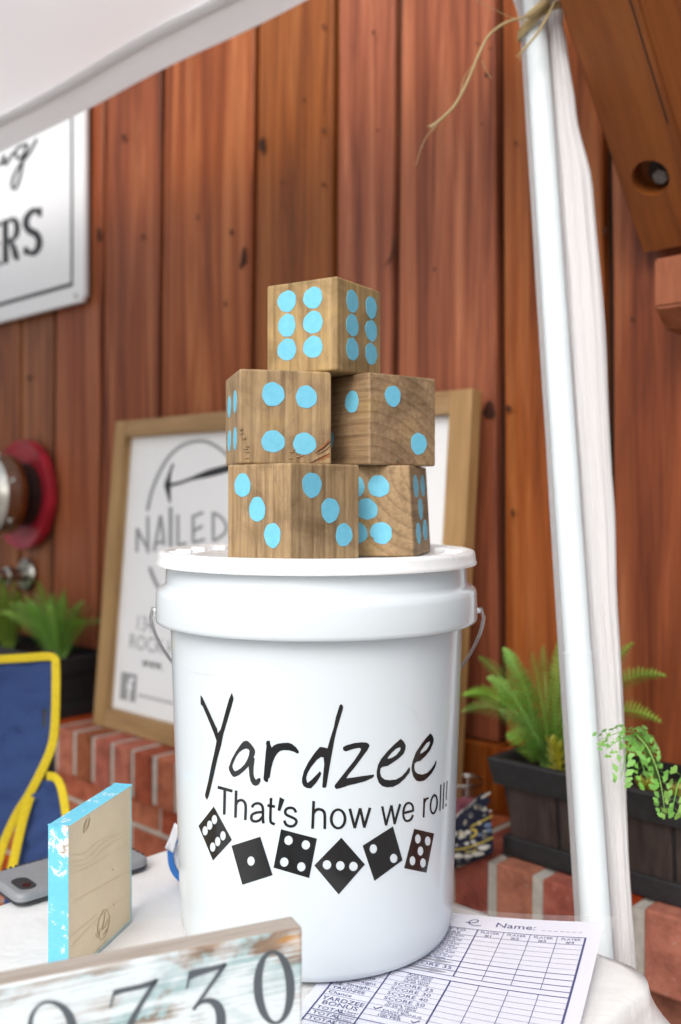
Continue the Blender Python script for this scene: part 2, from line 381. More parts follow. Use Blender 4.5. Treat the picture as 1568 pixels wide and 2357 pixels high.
def paisley():
    m, t, b = nm('navy_paisley_cotton', .85, .2); v = coords(t, (1,1,1), False)
    vo = t.nodes.new('ShaderNodeTexVoronoi'); vo.inputs['Scale'].default_value = 75; t.links.new(v, vo.inputs['Vector'])
    n = tex_noise(t, v, 60, 3, .5, 1.5)
    c = ramp(t, vo.outputs['Distance'], [(.0, (.5,.38,.06)), (.16, (.5,.38,.06)), (.18, (.52,.50,.44)), (.30, (.52,.50,.44)), (.33, (.012,.014,.03)), (1, (.012,.014,.03))])
    c = mix(t, ramp(t, n, [(.47, (0,0,0)), (.50, (.85,.85,.85))]), c, (.012,.014,.03)); t.links.new(c, b.inputs['Base Color']); bump(t, b, n, .4, .002); return m
M['paisley'] = paisley()
M['cream'] = plain('cream_print', (.52,.50,.44), .85, .2, .15, 150)
M['ochre'] = plain('ochre_print', (.48,.36,.07), .85, .2, .2, 150)
M['slateblue'] = plain('slate_blue_print', (.12,.16,.25), .85, .2, .2, 150)
M['navycotton'] = plain('navy_cotton', (.014,.016,.035), .85, .2, .2, 150)
def glass():
    m, t, b = nm('clear_glass', .03, .5); b.inputs['Base Color'].default_value = (.93,.95,.95,1); b.inputs['Transmission Weight'].default_value = 1; b.inputs['IOR'].default_value = 1.45; return m
M['glass'] = glass()
def film():
    m, t, b = nm('laminate_film', .08, .5); tr = t.nodes.new('ShaderNodeBsdfTransparent'); mx = t.nodes.new('ShaderNodeMixShader'); mx.inputs[0].default_value = .86
    t.links.new(b.outputs[0], mx.inputs[1]); t.links.new(tr.outputs[0], mx.inputs[2]); t.links.new(mx.outputs[0], t.nodes['Material Output'].inputs[0]); return m
M['film'] = film()
M['pink'] = plain('pink_candle', (.42,.12,.18), .5, .4, .1, 40)

# ================================================================== SETTING
g = mk('ground', [(-40,-40,0),(40,-40,0),(40,40,0),(-40,40,0)], [[0,1,2,3]], M['concrete']); tag(g, 'grey concrete patio under the table', 'ground', kind='structure')

# ------------------------------------------------------------------ board wall
WD = .19
bw = empty('board_wall', W(-1.4, WD+.03, .62), 'reddish brown stained wooden wall of upright boards with dark gaps', 'wall')
edges = [(-150,-165), (-58,-68), (52,44), (132,120), (243,226), (375,362), (588,572), (771,768), (914,902), (1147,1152), (1394,1403), (1645,1660), (1960,1985)]
ZB, ZT = .735, 2.75
for i in range(len(edges)-1):
    dd = WD + [.004,.0,.007,.002,.006,.0,.004,.009,.0,.006,.002,.005][i]
    def uz(e, gap):
        # the board edge through both surveyed points, extended to the board's ends
        r0, r1 = e; ub, ut = wall_u(r1, dd), wall_u(r0, dd)
        yb = (W(ub, dd, 0)).y; zt_, zb_ = CAMZ+940/F*yb, CAMZ-260/F*yb
        s = (ut-ub)/(zt_-zb_); return ub+s*(ZB-zb_)+gap, ub+s*(ZT-zb_)+gap
    lb, lt = uz(edges[i], .008); rb, rt = uz(edges[i+1], -.008)
    cu = (lb+rb+lt+rt)/4; cz = (ZB+ZT)/2; h = (ZT-ZB)/2; tk = .022
    rows = 9; v = []; f = []
    bm = bmesh.new(); ring = []
    for k in range(rows):
        t_ = k/(rows-1); z = -h+2*h*t_; jl = (noise.noise((i*3.1, k*.9, 0)))*.003; jr = (noise.noise((i*5.7, k*.9, 4)))*.003
        l = lb+(lt-lb)*t_-cu+jl; r = rb+(rt-rb)*t_-cu+jr; b_ = .0035
        pr = [(l, tk), (l, b_), (l+b_, 0), ((l*2+r)/3, -.0012), ((l+2*r)/3, -.0012), (r-b_, 0), (r, b_), (r, tk)]
        ring.append([bm.verts.new((x, y, z)) for x, y in pr])
    for k in range(rows-1):
        for j in range(7): bm.faces.new([ring[k][j], ring[k][j+1], ring[k+1][j+1], ring[k+1][j]])
    bm.faces.new(ring[0]); bm.faces.new(ring[-1][::-1]); bmesh.ops.recalc_face_normals(bm, faces=bm.faces)
    link('board', bmesh_to('board', bm, M['board']), bw, W(cu, dd, cz), WR)
random.seed(33)
def on_wall(px, py): return PP(px, py, W(0, WD-.0018, 0), DV)
M['knot'] = plain('knot_dark', (.045,.014,.007), .7, .3, .5, 90)
for x, y, rx, ry in ((604,333,9,22), (562,590,8,26), (556,610,5,12), (533,535,5,10), (1126,945,17,26), (228,540,6,20), (1187,330,3,9), (1170,940,7,10), (745,60,4,7), (745,300,4,7), (745,425,4,6), (1120,172,5,9), (1128,112,3,4), (1098,100,3,4), (1110,285,3,4), (1230,500,4,24), (1392,530,5,13), (700,230,3,6), (520,700,4,9), (285,315,5,9), (330,545,4,8), (1000,620,3,6), (860,75,4,8), (1455,735,4,5), (870,300,3,5), (66,870,4,9), (1180,1180,4,12), (650,420,3,5), (455,500,3,9)):
    fl = Flat().dot(x, y, rx*.8, ry*.8, 16, .18); fl.build('knot', on_wall, M['knot'], bw)
fl = Flat(); fl.rib([(906,540), (905,575), (896,600), (884,614)], [2,6,5,1], 5); fl.build('knot', on_wall, M['knot'], bw)
wbox('backing', -3.4, .6, WD+.028, WD+.06, .60, 2.8, M['dark'], bw, 0)
wbox('trim_board', -3.4, .6, WD-.016, WD+.02, .619, .731, M['board'], bw, .003)

# ------------------------------------------------------------------ brick ledge
lg = empty('brick_ledge', W(-1.4, .1, 0), 'low red brick wall topped with a row of upright set bricks', 'wall')
LZ = .617
bvar = []
for k in range(4):
    bvar.append(bmesh_to('brick', box_bm(.0580, .212, .104, .0035, 2, .0012), M['brick']))
pitch = .075; ub = wall_u(1236, 0)+pitch/2
n0 = -34
for k in range(-30, 12):
    u = ub + k*pitch
    if u > .45: break
    link('brick', bvar[k % 4], lg, W(u+random.uniform(-.001,.001), .104+random.uniform(-.002,.002), LZ-.052+random.uniform(-.0012,.0012)), WR)
svar = [bmesh_to('brick', box_bm(.196, .09, .057, .003, 2, .0012), M['brick']) for k in range(3)]
for c in range(7):
    z = LZ-.104-.010-.0285-c*.067
    for k in range(-12, 4):
        u = -.30 + k*.206 + (.103 if c % 2 else 0)
        link('brick', svar[(k+c) % 3], lg, W(u, .032+.045, z), WR)
wbox('mortar', -3.0, .5, .0030, .185, LZ-.100, LZ-.003, M['mortar'], lg, 0)
wbox('mortar', -3.0, .5, .036, .185, .0, LZ-.103, M['mortar'], lg, 0)

# ------------------------------------------------------------------ knee brace and its bearing block
kb = empty('knee_brace', W(-.57, .15, 1.48), 'heavy stained timber knee brace with a bolt hole in its lower end', 'timber brace')
A0 = PP(1480, 588, W(0, .165, 0), DV)                      # lower left corner of the face we see
u0 = A0.dot(U); B0 = PP(1297, 40, U*u0, U)                # upper point of the same edge, same u
ax = (B0-A0).normalized()
fn_ = ax.cross(U).normalized()
if fn_.y > 0: fn_ = -fn_
rgt = PP(1557, 282, A0, fn_); wid = (rgt-A0).dot(U)
Lb = .95; dep = .13
rotb = Matrix((U, -fn_, ax)).transposed() if U.cross(-fn_).dot(ax) > 0 else Matrix((U, fn_, ax)).transposed()
sg = 1 if U.cross(-fn_).dot(ax) > 0 else -1
# local axes: x across (U), y into the timber, z up along the brace
hc = PP(1497, 410, A0, fn_)-A0; hx, hz = hc.dot(U), hc.dot(ax); hr = .026
n = 40; hd = .035
bm = bmesh.new()
def yl(y): return y*sg
slop = .10   # lower end is cut level
o4 = [(0,0), (wid,0), (wid,Lb), (0,Lb)]
nn = 48; hole = [(hx+hr*math.cos(2*math.pi*k/nn), hz+hr*1.0*math.sin(2*math.pi*k/nn)) for k in range(nn)]
tri = tessellate_polygon([[Vector((x,y,0)) for x,y in o4], [Vector((x,y,0)) for x,y in hole]])
vs = [bm.verts.new((x, 0, z)) for x, z in o4+hole]
for t_ in tri: bm.faces.new([vs[i] for i in t_])
hb = [bm.verts.new((x, yl(hd), z)) for x, z in hole]
for k in range(nn): bm.faces.new([vs[4+k], vs[4+(k+1) % nn], hb[(k+1) % nn], hb[k]])
bm.faces.new(hb)
bk = [bm.verts.new(p) for p in ((0,yl(dep),dep*.72), (wid,yl(dep),dep*.72), (wid,yl(dep),Lb), (0,yl(dep),Lb))]
fr = vs[:4]
for a, b in ((0,1),(1,2),(2,3),(3,0)): bm.faces.new([fr[a], fr[b], bk[b], bk[a]])
bm.faces.new(bk); bmesh.ops.recalc_face_normals(bm, faces=bm.faces)
eds = [e for e in bm.edges if all(v in fr for v in e.verts)]
bmesh.ops.bevel(bm, geom=eds, offset=.004, segments=2, affect='EDGES')
link('timber', bmesh_to('timber', bm, M['beam']), kb, A0, rot=rotb)
def KL(x, y, z): return A0 + U*x - fn_*y + ax*z
v, f = tube_vf([KL(hx+.006, .0345, hz-.008), KL(hx+.006, .016, hz-.008)], .011, 6)
mk('bolt_head', v, f, plain('weathered_bolt', (.16,.15,.14), .5, .4, .4, 120), kb)
v, f = tube_vf([KL(hx+.004, .0348, hz-.006), KL(hx+.004, .031, hz-.006)], .019, 20); mk('washer', v, f, M['iron'], kb)
v = [KL(wid-.012, -.0006, .18), KL(wid-.010, -.0006, .18), KL(wid-.0155, -.0006, Lb), KL(wid-.018, -.0006, Lb)]
mk('check_crack', v, [[0,1,2,3]], M['dark'], kb)
cbu = wall_u(1524, .10)
wprism('bearing_block', [(.075,1.405), (.11,1.378), (.186,1.378), (.186,1.472), (.075,1.472)], cbu, cbu+.13, M['corbel'], None, .003)
tag(bpy.data.objects['bearing_block'], 'paler wooden block with chamfered bottom under the knee brace', 'wood block')

# ------------------------------------------------------------------ canopy
VD, VZ0, VZ1 = -.05, 1.972, 2.045
cu0, cu1 = -3.4, -.66
cn = empty('canopy', W(-2.0, -1.3, 2.0), 'white fabric canopy roof with hanging valance edge above the table', 'canopy')
def sheet_mesh(name, fn, nu, nv, mat, parent, thick=.0012):
    v = [fn(i/nu, j/nv) for j in range(nv+1) for i in range(nu+1)]
    f = [[j*(nu+1)+i, j*(nu+1)+i+1, (j+1)*(nu+1)+i+1, (j+1)*(nu+1)+i] for j in range(nv) for i in range(nu)]
    o = mk(name, v, f, mat, parent, True)
    if thick: s = o.modifiers.new('thick', 'SOLIDIFY'); s.thickness = thick; s.offset = 0
    return o
def val_fn(a, b):
    u = cu0+(cu1-cu0)*a; z = VZ0+(VZ1-VZ0)*b
    return W(u, VD + .006*noise.noise((u*3, b*2, 1))*(1-b)+.004*math.sin(u*9), z + .006*noise.noise((u*2.2, 0, 3))*(1-b))
sheet_mesh('valance', val_fn, 120, 6, M['valance'], cn, 0)
apex_d, apex_z = -1.42, 2.72
def roof_fn(a, b):
    # a along the wall, b from the eave to the ridge apex
    u = cu0+(cu1-cu0)*a; mid = (cu0+cu1)/2; k = b
    uu = u+(mid-u)*k*.98
    sag = -.07*math.sin(math.pi*k)
    return W(uu, VD+(apex_d-VD)*k, VZ1+(apex_z-VZ1)*k + sag + .008*noise.noise((uu*2.5, k*5, 2)))
sheet_mesh('roof_panel', roof_fn, 60, 24, M['canopy'], cn, 0)
mid = (cu0+cu1)/2
def side_fn(u_e):
    def fn(a, b):
        d = VD+(2*apex_d-2*VD)*a; k = b
        return W(u_e+(mid-u_e)*k*.98, (d+VD)+( apex_d-(d+VD))*k if False else d+VD-VD+(apex_d-d)*k, VZ1+(apex_z-VZ1)*k-.07*math.sin(math.pi*k))
    return fn
sheet_mesh('roof_panel', side_fn(cu1), 40, 16, M['canopy'], cn, 0)
sheet_mesh('roof_panel', side_fn(cu0), 40, 16, M['canopy'], cn, 0)
def far_fn(a, b):
    p = roof_fn(a, b); dd = (p-Vector((0,0,p.z))).dot(DV)-CD; d2 = 2*apex_d-dd; uu = p.dot(U); return W(uu, d2, p.z)
sheet_mesh('roof_panel', far_fn, 40, 16, M['canopy'], cn, 0)
v, f = tube_vf([W(cu0+(cu1-cu0)*k/60, VD-.006+.004*math.sin((cu0+(cu1-cu0)*k/60)*9), VZ1-.002) for k in range(61)], .011, 10)
mk('edge_hem', v, f, M['valance'], cn, True)

# ------------------------------------------------------------------ canopy leg
LA, LB = P3(1366, 2043, 1.0), P3(1236, 100, 1.3)
ldir = (LB-LA)/(LB.z-LA.z)
def leg(z): return LA + ldir*(z-LA.z)
lgp = empty('tent_pole', leg(0), 'white round metal canopy leg with a telescoping joint', 'pole')
JZ = 1.15-(1500-1140)/F*1.09
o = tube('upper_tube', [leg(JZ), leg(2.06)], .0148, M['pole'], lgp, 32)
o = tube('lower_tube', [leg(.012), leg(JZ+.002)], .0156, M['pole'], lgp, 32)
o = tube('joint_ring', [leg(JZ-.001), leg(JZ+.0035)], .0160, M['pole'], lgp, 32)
v, f = tube_vf([leg(0), leg(0)+Z*.012], .045, 24); mk('foot_plate', v, f, M['pole'], lgp)
for o in lgp.children: sharp(o)

# ------------------------------------------------------------------ gathered sidewall
TIEZ = 1.15+(1140-48)/F*1.31
sec = [(-.0205,.002), (-.0185,.011), (-.008,.0195), (.006,.021), (.016,.016), (.0185,.004), (.0205,-.007), (.0245,-.0125), (.0280,-.0115), (.0310,-.0125), (.0350,-.0150), (.0390,-.0130), (.0420,-.0125), (.0460,-.009), (.049,-.001), (.0485,.012), (.042,.020), (.030,.022), (.020,.026), (0,.026), (-.014,.019)]
secs = [Vector((x,y,0)) for x, y in sec]; secs = catmull(secs, 5)
zs = [.50+(2.03-.50)*k/70 for k in range(71)]
def wfac(z):   # how far the bunch stands out to the right
    tab = [(.5,.72), (.70,.78), (1.0,.98), (1.15,1.10), (1.40,1.24), (1.55,1.22), (1.66,.92), (1.76,.80), (TIEZ-.01,.72), (TIEZ+.02,.75), (2.03,1.2)]
    for (a, p), (b, q) in zip(tab, tab[1:]):
        if a <= z <= b: t_ = (z-a)/(b-a); t_ = t_*t_*(3-2*t_); return p+(q-p)*t_
    return tab[-1][1]
v = []; f = []; ns = len(secs)
for z in zs:
    c = leg(z); k = wfac(z)
    for i, s in enumerate(secs):
        x = s.x; y = s.y
        if x > .018: x = .018+(x-.018)*(k*(.049)/(.049-.018)-.018/(.049-.018)) if k*.049 > .018 else x
        nzv = .0022*noise.noise((i*.23, z*3.0, 0)) + .0014*noise.noise((i*.6, z*11, 3))
        if x < .017: nzv *= .25
        if z > TIEZ:
            e = (z-TIEZ)/.12; x = x*(1+.5*e)-.035*e*e; y = y*(1+.6*e)
        v.append(c+Vector((x+nzv, y+nzv, 0)))
for j in range(len(zs)-1):
    for i in range(ns-1):
        a = j*ns+i; f.append([a, a+1, a+1+ns, a+ns])
o = mk('gathered_sidewall', v, f, M['curtain'], None, True); tag(o, 'white fabric sidewall bunched and tied along the canopy leg', 'fabric')


# ------------------------------------------------------------------ twine
tw = empty('twine', leg(TIEZ), 'frayed jute twine knotted round the canopy leg with loose ends', 'twine')
c0 = leg(TIEZ)
for q in range(3):
    pts = []
    for k in range(41):
        a = 2*math.pi*k/40; rx, ry = .034, .031
        pts.append(c0+Vector((.010+rx*math.cos(a)*.95, ry*math.sin(a), .020*math.cos(a)+.0045*(q-1)+.002*math.sin(3*a+q))))
    tube('wrap', pts, .0021, M['twine'], tw, 8)
YT = 1.255
def tail(pts, r0, r1, name='tail', n=6):
    c = catmull([P3(*p) for p in pts], n); tube(name, c, lambda t: .8*(r0+(r1-r0)*t), M['twine'], tw, 7)
tail([(1210,40,YT), (1165,52,YT-.01), (1125,82,YT-.02), (1100,130,YT-.03), (1075,190,YT-.03), (1048,240,YT-.03), (1018,272,YT-.03), (990,293,YT-.03)], .0021, .0022)
tail([(1280,0,YT), (1262,35,YT-.005), (1240,72,YT-.01), (1218,100,YT-.012), (1198,122,YT-.015)], .0021, .0022)
for pts in ([(1018,272,YT-.03), (985,310,YT-.03), (968,345,YT-.03), (958,380,YT-.03)], [(1030,262,YT-.03), (1010,280,YT-.03), (994,305,YT-.03)],
            [(1060,215,YT-.03), (1068,180,YT-.03), (1090,148,YT-.03)], [(1022,268,YT-.03), (1000,284,YT-.028), (982,291,YT-.03)],
            [(1300,4,YT-.02), (1330,12,YT-.03), (1372,21,YT-.03)], [(1190,45,YT), (1150,28,YT-.01), (1095,0,YT-.02)], [(1200,120,YT-.015), (1192,128,YT-.015), (1186,130,YT-.015)],
            [(1200,118,YT-.015), (1196,132,YT-.015), (1199,142,YT-.015)], [(1240,60,YT-.02), (1215,45,YT-.03), (1205,75,YT-.03)], [(1110,140,YT-.03), (1120,165,YT-.028), (1132,180,YT-.03)]):
    tail(pts, .0006, .00035, 'strand')
for k in range(26):
    a = random.uniform(0, 2*math.pi); p = c0+Vector((.010+.035*math.cos(a), -.033+.006*math.sin(a*2), .020*math.cos(a)+random.uniform(-.006,.006)))
    d_ = Vector((random.uniform(-1,1), random.uniform(-.6,.1), random.uniform(-1,.8)))*.014
    tube('strand', catmull([p, p+d_*.5+Vector((0,0,.003)), p+d_], 3), .00028, M['twine'], tw, 4)
tube('knot', catmull([c0+Vector((-.02,-.034,-.012)), c0+Vector((-.006,-.040,-.004)), c0+Vector((.006,-.040,.006)), c0+Vector((.016,-.036,.014))], 5), lambda t: .0035+.0025*math.sin(math.pi*t), M['twine'], tw, 8)

# ================================================================== WALL SIGN (upper left)
ws = empty('hanging_sign', W(wall_u(192, WD-.012), WD-.006, 1.4), 'glossy white enamel sign with black border on the board wall', 'sign')
SD = WD-.026
crn = PP(194, 692, W(0, SD, 0), DV); cu_, cz_ = crn.dot(U), crn.z
su0, su1, sz0, sz1 = cu_-.92, cu_, cz_, cz_+.62
bm = box_bm(su1-su0, .014, sz1-sz0)
bmesh.ops.bevel(bm, geom=[e for e in bm.edges if abs(e.verts[0].co.y-e.verts[1].co.y) > .01], offset=.012, segments=5, affect='EDGES')
bmesh.ops.bevel(bm, geom=[e for e in bm.edges if abs(e.verts[0].co.y-e.verts[1].co.y) < 1e-6], offset=.002, segments=1, affect='EDGES')
pn = link('panel', bmesh_to('panel', bm, M['signwhite']), ws, W((su0+su1)/2, SD+.007, (sz0+sz1)/2), WR)
def on_sign(off): return lambda x, y: PP(x, y, W(0, SD-off, 0), DV)
def WP(off, d): return lambda u, z: W(u, d-off, z)
fl = Flat(); m_ = .052; b_ = .0105
for (a, b, c, d) in ((su0+m_, su1-m_, sz0+.045, sz0+.045+b_), (su1-m_-b_, su1-m_, sz0+.045+b_, sz1-.045), (su0+m_, su1-m_-b_, sz1-.045-b_, sz1-.045), (su0+m_, su0+m_+b_, sz0+.045+b_, sz1-.045-b_)):
    fl.loops([[(a,c), (b,c), (b,d), (a,d)]])
fl.build('border_line', WP(.0008, SD), M['ink'], pn)
def zc(o, s): return lambda x, y: ((o[0]+x/s)*.6272, (o[1]+y/s)*.6272)
z6 = zc((0,400), 2.9457)
def conv(pts, z): return [z(x, y) for x, y in pts]
fl = Flat()
fl.rib(conv([(300,380),(255,390),(185,430),(175,500),(200,540),(240,510),(285,430),(300,380),(262,510),(235,640),(215,740),(180,840),(150,862),(132,830),(145,740),(190,650),(240,570),(320,470),(400,320)], z6), 6.5, 5)
fl.rib(conv([(-60,560),(-20,600),(20,580),(45,500),(48,560),(58,600),(85,570),(150,460)], z6), 6.5, 5)
fl.build('script_lettering', on_sign(.0008), M['ink'], pn)
fl = Flat()
fl.rib(conv([(58,1215),(62,1650)], z6), 14); fl.rib(conv([(62,1225),(110,1200),(160,1200),(185,1260),(182,1340),(150,1400),(90,1425)], z6), [6,9,12,14,14,10,8], 4); fl.rib(conv([(110,1420),(150,1500),(180,1600),(205,1600)], z6), [9,13,15,9], 4)
fl.rib(conv([(35,1655),(85,1640)], z6), 10); fl.rib(conv([(30,1225),(70,1212)], z6), 10)
fl.rib(conv([(435,1065),(432,1165)], z6), 9); fl.rib(conv([(425,1130),(385,1095),(330,1120),(285,1190),(288,1270),(330,1320),(390,1350),(425,1420),(415,1500),(370,1555),(315,1550),(280,1500)], z6), [9,12,13,15,16,17,17,16,15,13,11,8], 4); fl.rib(conv([(277,1490),(278,1575)], z6), 9)
fl.rib(conv([(-60,1260),(-55,1690)], z6), 14); fl.rib(conv([(-60,1262),(15,1235)], z6), 9); fl.rib(conv([(-58,1465),(0,1445)], z6), 6); fl.rib(conv([(-55,1690),(20,1665)], z6), 9)
fl.build('block_lettering', on_sign(.0008), M['ink'], pn)
q = PP(129, 675, W(0, SD, 0), DV)
v, f = tube_vf([PP(176, 681, W(0, SD, 0), DV), PP(176, 681, W(0, SD-.003, 0), DV)-DV*.0], .006, 12); mk('screw', v, f, M['chrome'], ws)

# ================================================================== RED HOSE CONNECTION
def wlathe(name, prof, u, d, z, mat, parent, seg=48):
    """turned about the wall's normal; profile (radius, distance out from the wall)"""
    me = lathe_me(name, prof, mat, seg); rot = Matrix((U, Z, -DV)).transposed()
    if rot.determinant() < 0: rot = Matrix((-U, Z, -DV)).transposed()
    return link(name, me, parent, W(u, d, z), rot=rot)
hu = wall_u(63, WD-.01); hz_ = CAMZ-(1138-CY)/F*W(hu, WD, 0).y
hcn = empty('hose_connection', W(hu, WD, hz_), 'red round wall plate with dark collar and silver cap', 'hose connection')
sharp(wlathe('plate', [(0,.010), (.075,.010), (.125,.016), (.143,.024), (.150,.030), (.153,.022), (.151,.003)], hu, WD-.003, hz_, M['red'], hcn))
sharp(wlathe('collar', [(.0,.012), (.088,.012), (.088,.040), (.080,.042), (.080,.055), (.104,.058), (.104,.066)], hu, WD-.003, hz_, M['iron'], hcn))
sharp(wlathe('ring', [(.104,.064), (.110,.066), (.110,.078), (.105,.080)], hu, WD-.003, hz_, M['brass'], hcn))
cp = sharp(wlathe('cap', [(.104,.079), (.108,.082), (.106,.118), (.088,.134), (.04,.138), (0,.138)], hu, WD-.003, hz_, M['chrome'], hcn))
for k in range(6):
    a = R(60*k+20); p = W(hu+.102*math.cos(a), WD-.103, hz_+.102*math.sin(a)); v, f = tube_vf([p, p+(U*math.cos(a)+Z*math.sin(a))*.012], .008, 10); mk('lug', v, f, M['chrome'], hcn, True)
pu = wall_u(64, WD); pz = CAMZ-(1322-CY)/F*W(pu, WD, 0).y
pf = empty('pipe_fitting', W(pu, WD, pz), 'small silver pipe fitting below the red wall plate', 'pipe fitting')
sharp(wlathe('flange', [(0,.012), (.022,.012), (.040,.010), (.046,.004), (.046,.001)], pu, WD-.002, pz, M['chrome'], pf))
sharp(wlathe('stub', [(.018,.011), (.018,.045), (.025,.046), (.025,.062), (.016,.064), (.016,.09), (0,.09)], pu, WD-.002, pz, M['chrome'], pf))

# ================================================================== FRAMED SIGN LEANING ON THE WALL
BL = PP(213, 1665, W(0,0,LZ), Z); bu, bd = BL.dot(U), BL.dot(DV)-CD
TL = PP(265, 970, U*bu, U); td, tz = TL.dot(DV)-CD, TL.z
upv = (TL-BL); fh = upv.length; upv.normalize(); nrm_ = upv.cross(U).normalized()
if nrm_.y > 0: nrm_ = -nrm_
TRp = PP(1088, 890, BL, nrm_); fw = (TRp-BL).dot(U)
fs = empty('framed_sign', BL+U*fw/2, 'white sign in a honey coloured wood frame leaning on the board wall', 'framed sign')
rotF = Matrix((U, -nrm_, upv)).transposed()
if rotF.determinant() < 0: raise Exception('frame axes')
def FL(x, y, z): return BL+U*x-nrm_*y+upv*z
ft, fd = .046, .028
def fbox(name, x0, x1, y0, y1, z0, z1, mat, bev=.002):
    return link(name, bmesh_to(name, box_bm(x1-x0, y1-y0, z1-z0, bev), mat), fs, FL((x0+x1)/2, (y0+y1)/2, (z0+z1)/2), rot=rotF)
fbox('stile', 0, ft, 0, fd, 0, fh, M['frame']); fbox('stile', fw-ft, fw, 0, fd, 0, fh, M['frame'])
fbox('rail', ft+.0005, fw-ft-.0005, .0006, fd, fh-ft*.85, fh, M['frame_h']); fbox('rail', ft+.0005, fw-ft-.0005, .0006, fd, 0, ft*.95, M['frame_h'])
sp = fbox('sign_board', ft-.004, fw-ft+.004, .020, .027, ft*.8, fh-ft*.8, M['paper'], 0)
def on_frame(x, y): return PP(x, y, FL(0, .0194, 0), nrm_)
z5 = zc((300,1400), 1.8137)
fl = Flat()
arc = [(438,860),(450,800),(470,720),(520,600),(590,490),(680,420),(780,395),(860,412),(950,472),(1030,570),(1090,700)]
fl.rib(conv(arc, z5), 7.5, 5); fl.rib(conv([(452,1235),(480,1310),(525,1390),(600,1480)], z5), 9, 5)
fl.build('logo_circle', on_frame, M['inkgrey'], sp)
fl = Flat()
fl.rib(conv([(610,548),(590,600),(578,650),(572,690),(578,740),(588,805)], z5), [5,6,10,15,10,4], 5)
fl.rib(conv([(575,690),(650,675),(735,645),(850,610),(970,578),(1060,552)], z5), [9,7,8,17,17,17], 4)
fl.build('logo_hammer', on_frame, M['ink'], sp)
fl = Flat()
for s in ([(370,975),(368,1135)], [(372,985),(405,1050),(440,1110)], [(440,895),(442,1140)], [(482,1130),(505,1000),(525,890)], [(525,890),(540,990),(548,1090)], [(490,1080),(545,1060)],
          [(640,885),(640,1095)], [(640,1090),(700,1075)], [(742,890),(742,1075)], [(735,900),(810,870)], [(738,1000),(805,960)], [(742,1072),(820,1050)], [(875,870),(876,1065)], [(870,870),(930,905),(962,960),(950,1010),(880,1062)]):
    fl.rib(conv(s, z5), 7, 4 if len(s) > 2 else 0)
fl.rib(conv([(592,835),(592,1100)], z5), 9)
fl.build('logo_lettering', on_frame, M['inkgrey'], sp)
# printed address lines follow the board's own axes
def fpos(x, y): p = on_frame(*z5(x, y))-BL; return p.dot(U), p.dot(upv)
FB = lambda x, y: FL(x, .0194, y)
fl = Flat(); a, b = fpos(352, 1650); fl.text('134', a, b, .048); a, b = fpos(312, 1770); fl.text('ROCK HILL', a, b, .047)
fl.build('address_print', FB, M['inkgrey'], sp)
fl = Flat(); a, b = fpos(400, 1895); fl.text('www.', a, b, .034); fl.build('web_print', FB, M['ink'], sp)
fl = Flat(); a, b = fpos(252, 2110); s_ = .062; fl.loops([[(a,b),(a+s_,b),(a+s_,b+s_),(a,b+s_)]]); fl.build('icon_square', FB, M['inkgrey'], sp)
fl = Flat(); fl.text('f', a+.028, b+.003, .072, bold=.002); fl.build('icon_letter', lambda x, y: FL(x, .0188, y), M['paper'], sp)
fl = Flat(); a, b = fpos(380, 2095); [fl.loops([[(a+.013*k, b), (a+.009+.013*k, b), (a+.009+.013*k, b+.006), (a+.013*k, b+.006)]]) for k in range(14)]; fl.build('small_print', FB, M['inkgrey'], sp)

# ================================================================== TABLE AND CLOTH
TZ = .738
tu0, tu1, td1, td0 = -.909, -.362, -.378, -1.60
tb = empty('folding_table', W((tu0+tu1)/2, (td0+td1)/2, 0), 'narrow folding table hidden under the white cloth', 'table')
wbox('tabletop', tu0+.006, tu1-.006, td0+.006, td1-.006, TZ-.035, TZ-.003, M['whitecard'], tb, .008)
for a in (tu0+.06, tu1-.06):
    for b in (td0+.12, td1-.12): tube('leg', [W(a, b, 0), W(a, b, TZ-.036)], .0125, M['blackm'], tb, 12)
def rr_pts(x0, x1, y0, y1, r, n=140):
    """points with outward normals round a rounded rectangle"""
    out = []; seg = [((x0+r,y0),(x1-r,y0),(0,-1)), ((x1,y0+r),(x1,y1-r),(1,0)), ((x1-r,y1),(x0+r,y1),(0,1)), ((x0,y1-r),(x0,y0+r),(-1,0))]
    cen = [(x1-r,y0+r,-90), (x1-r,y1-r,0), (x0+r,y1-r,90), (x0+r,y0+r,180)]
    for k in range(4):
        (a, b, nn_) = seg[k]; L = math.hypot(b[0]-a[0], b[1]-a[1]); m = max(2, int(L/.012))
        for i in range(m): t_ = i/m; out.append((a[0]+(b[0]-a[0])*t_, a[1]+(b[1]-a[1])*t_, nn_[0], nn_[1], 0))
        cx, cy, a0 = cen[k]
        for i in range(14): an = R(a0+90*i/14); out.append((cx+r*math.cos(an), cy+r*math.sin(an), math.cos(an), math.sin(an), math.sin(math.pi*i/14)))
    return out
pr = rr_pts(tu0, tu1, td0, td1, .036)
v = []; f = []; np_ = len(pr); ctr = ((tu0+tu1)/2, (td0+td1)/2)
levels = []
for k in range(1, 19): levels.append(('in', k/19))
levels += [('in', .985), ('edge', 0)]
for k in range(1, 15): levels.append(('drop', k/14))
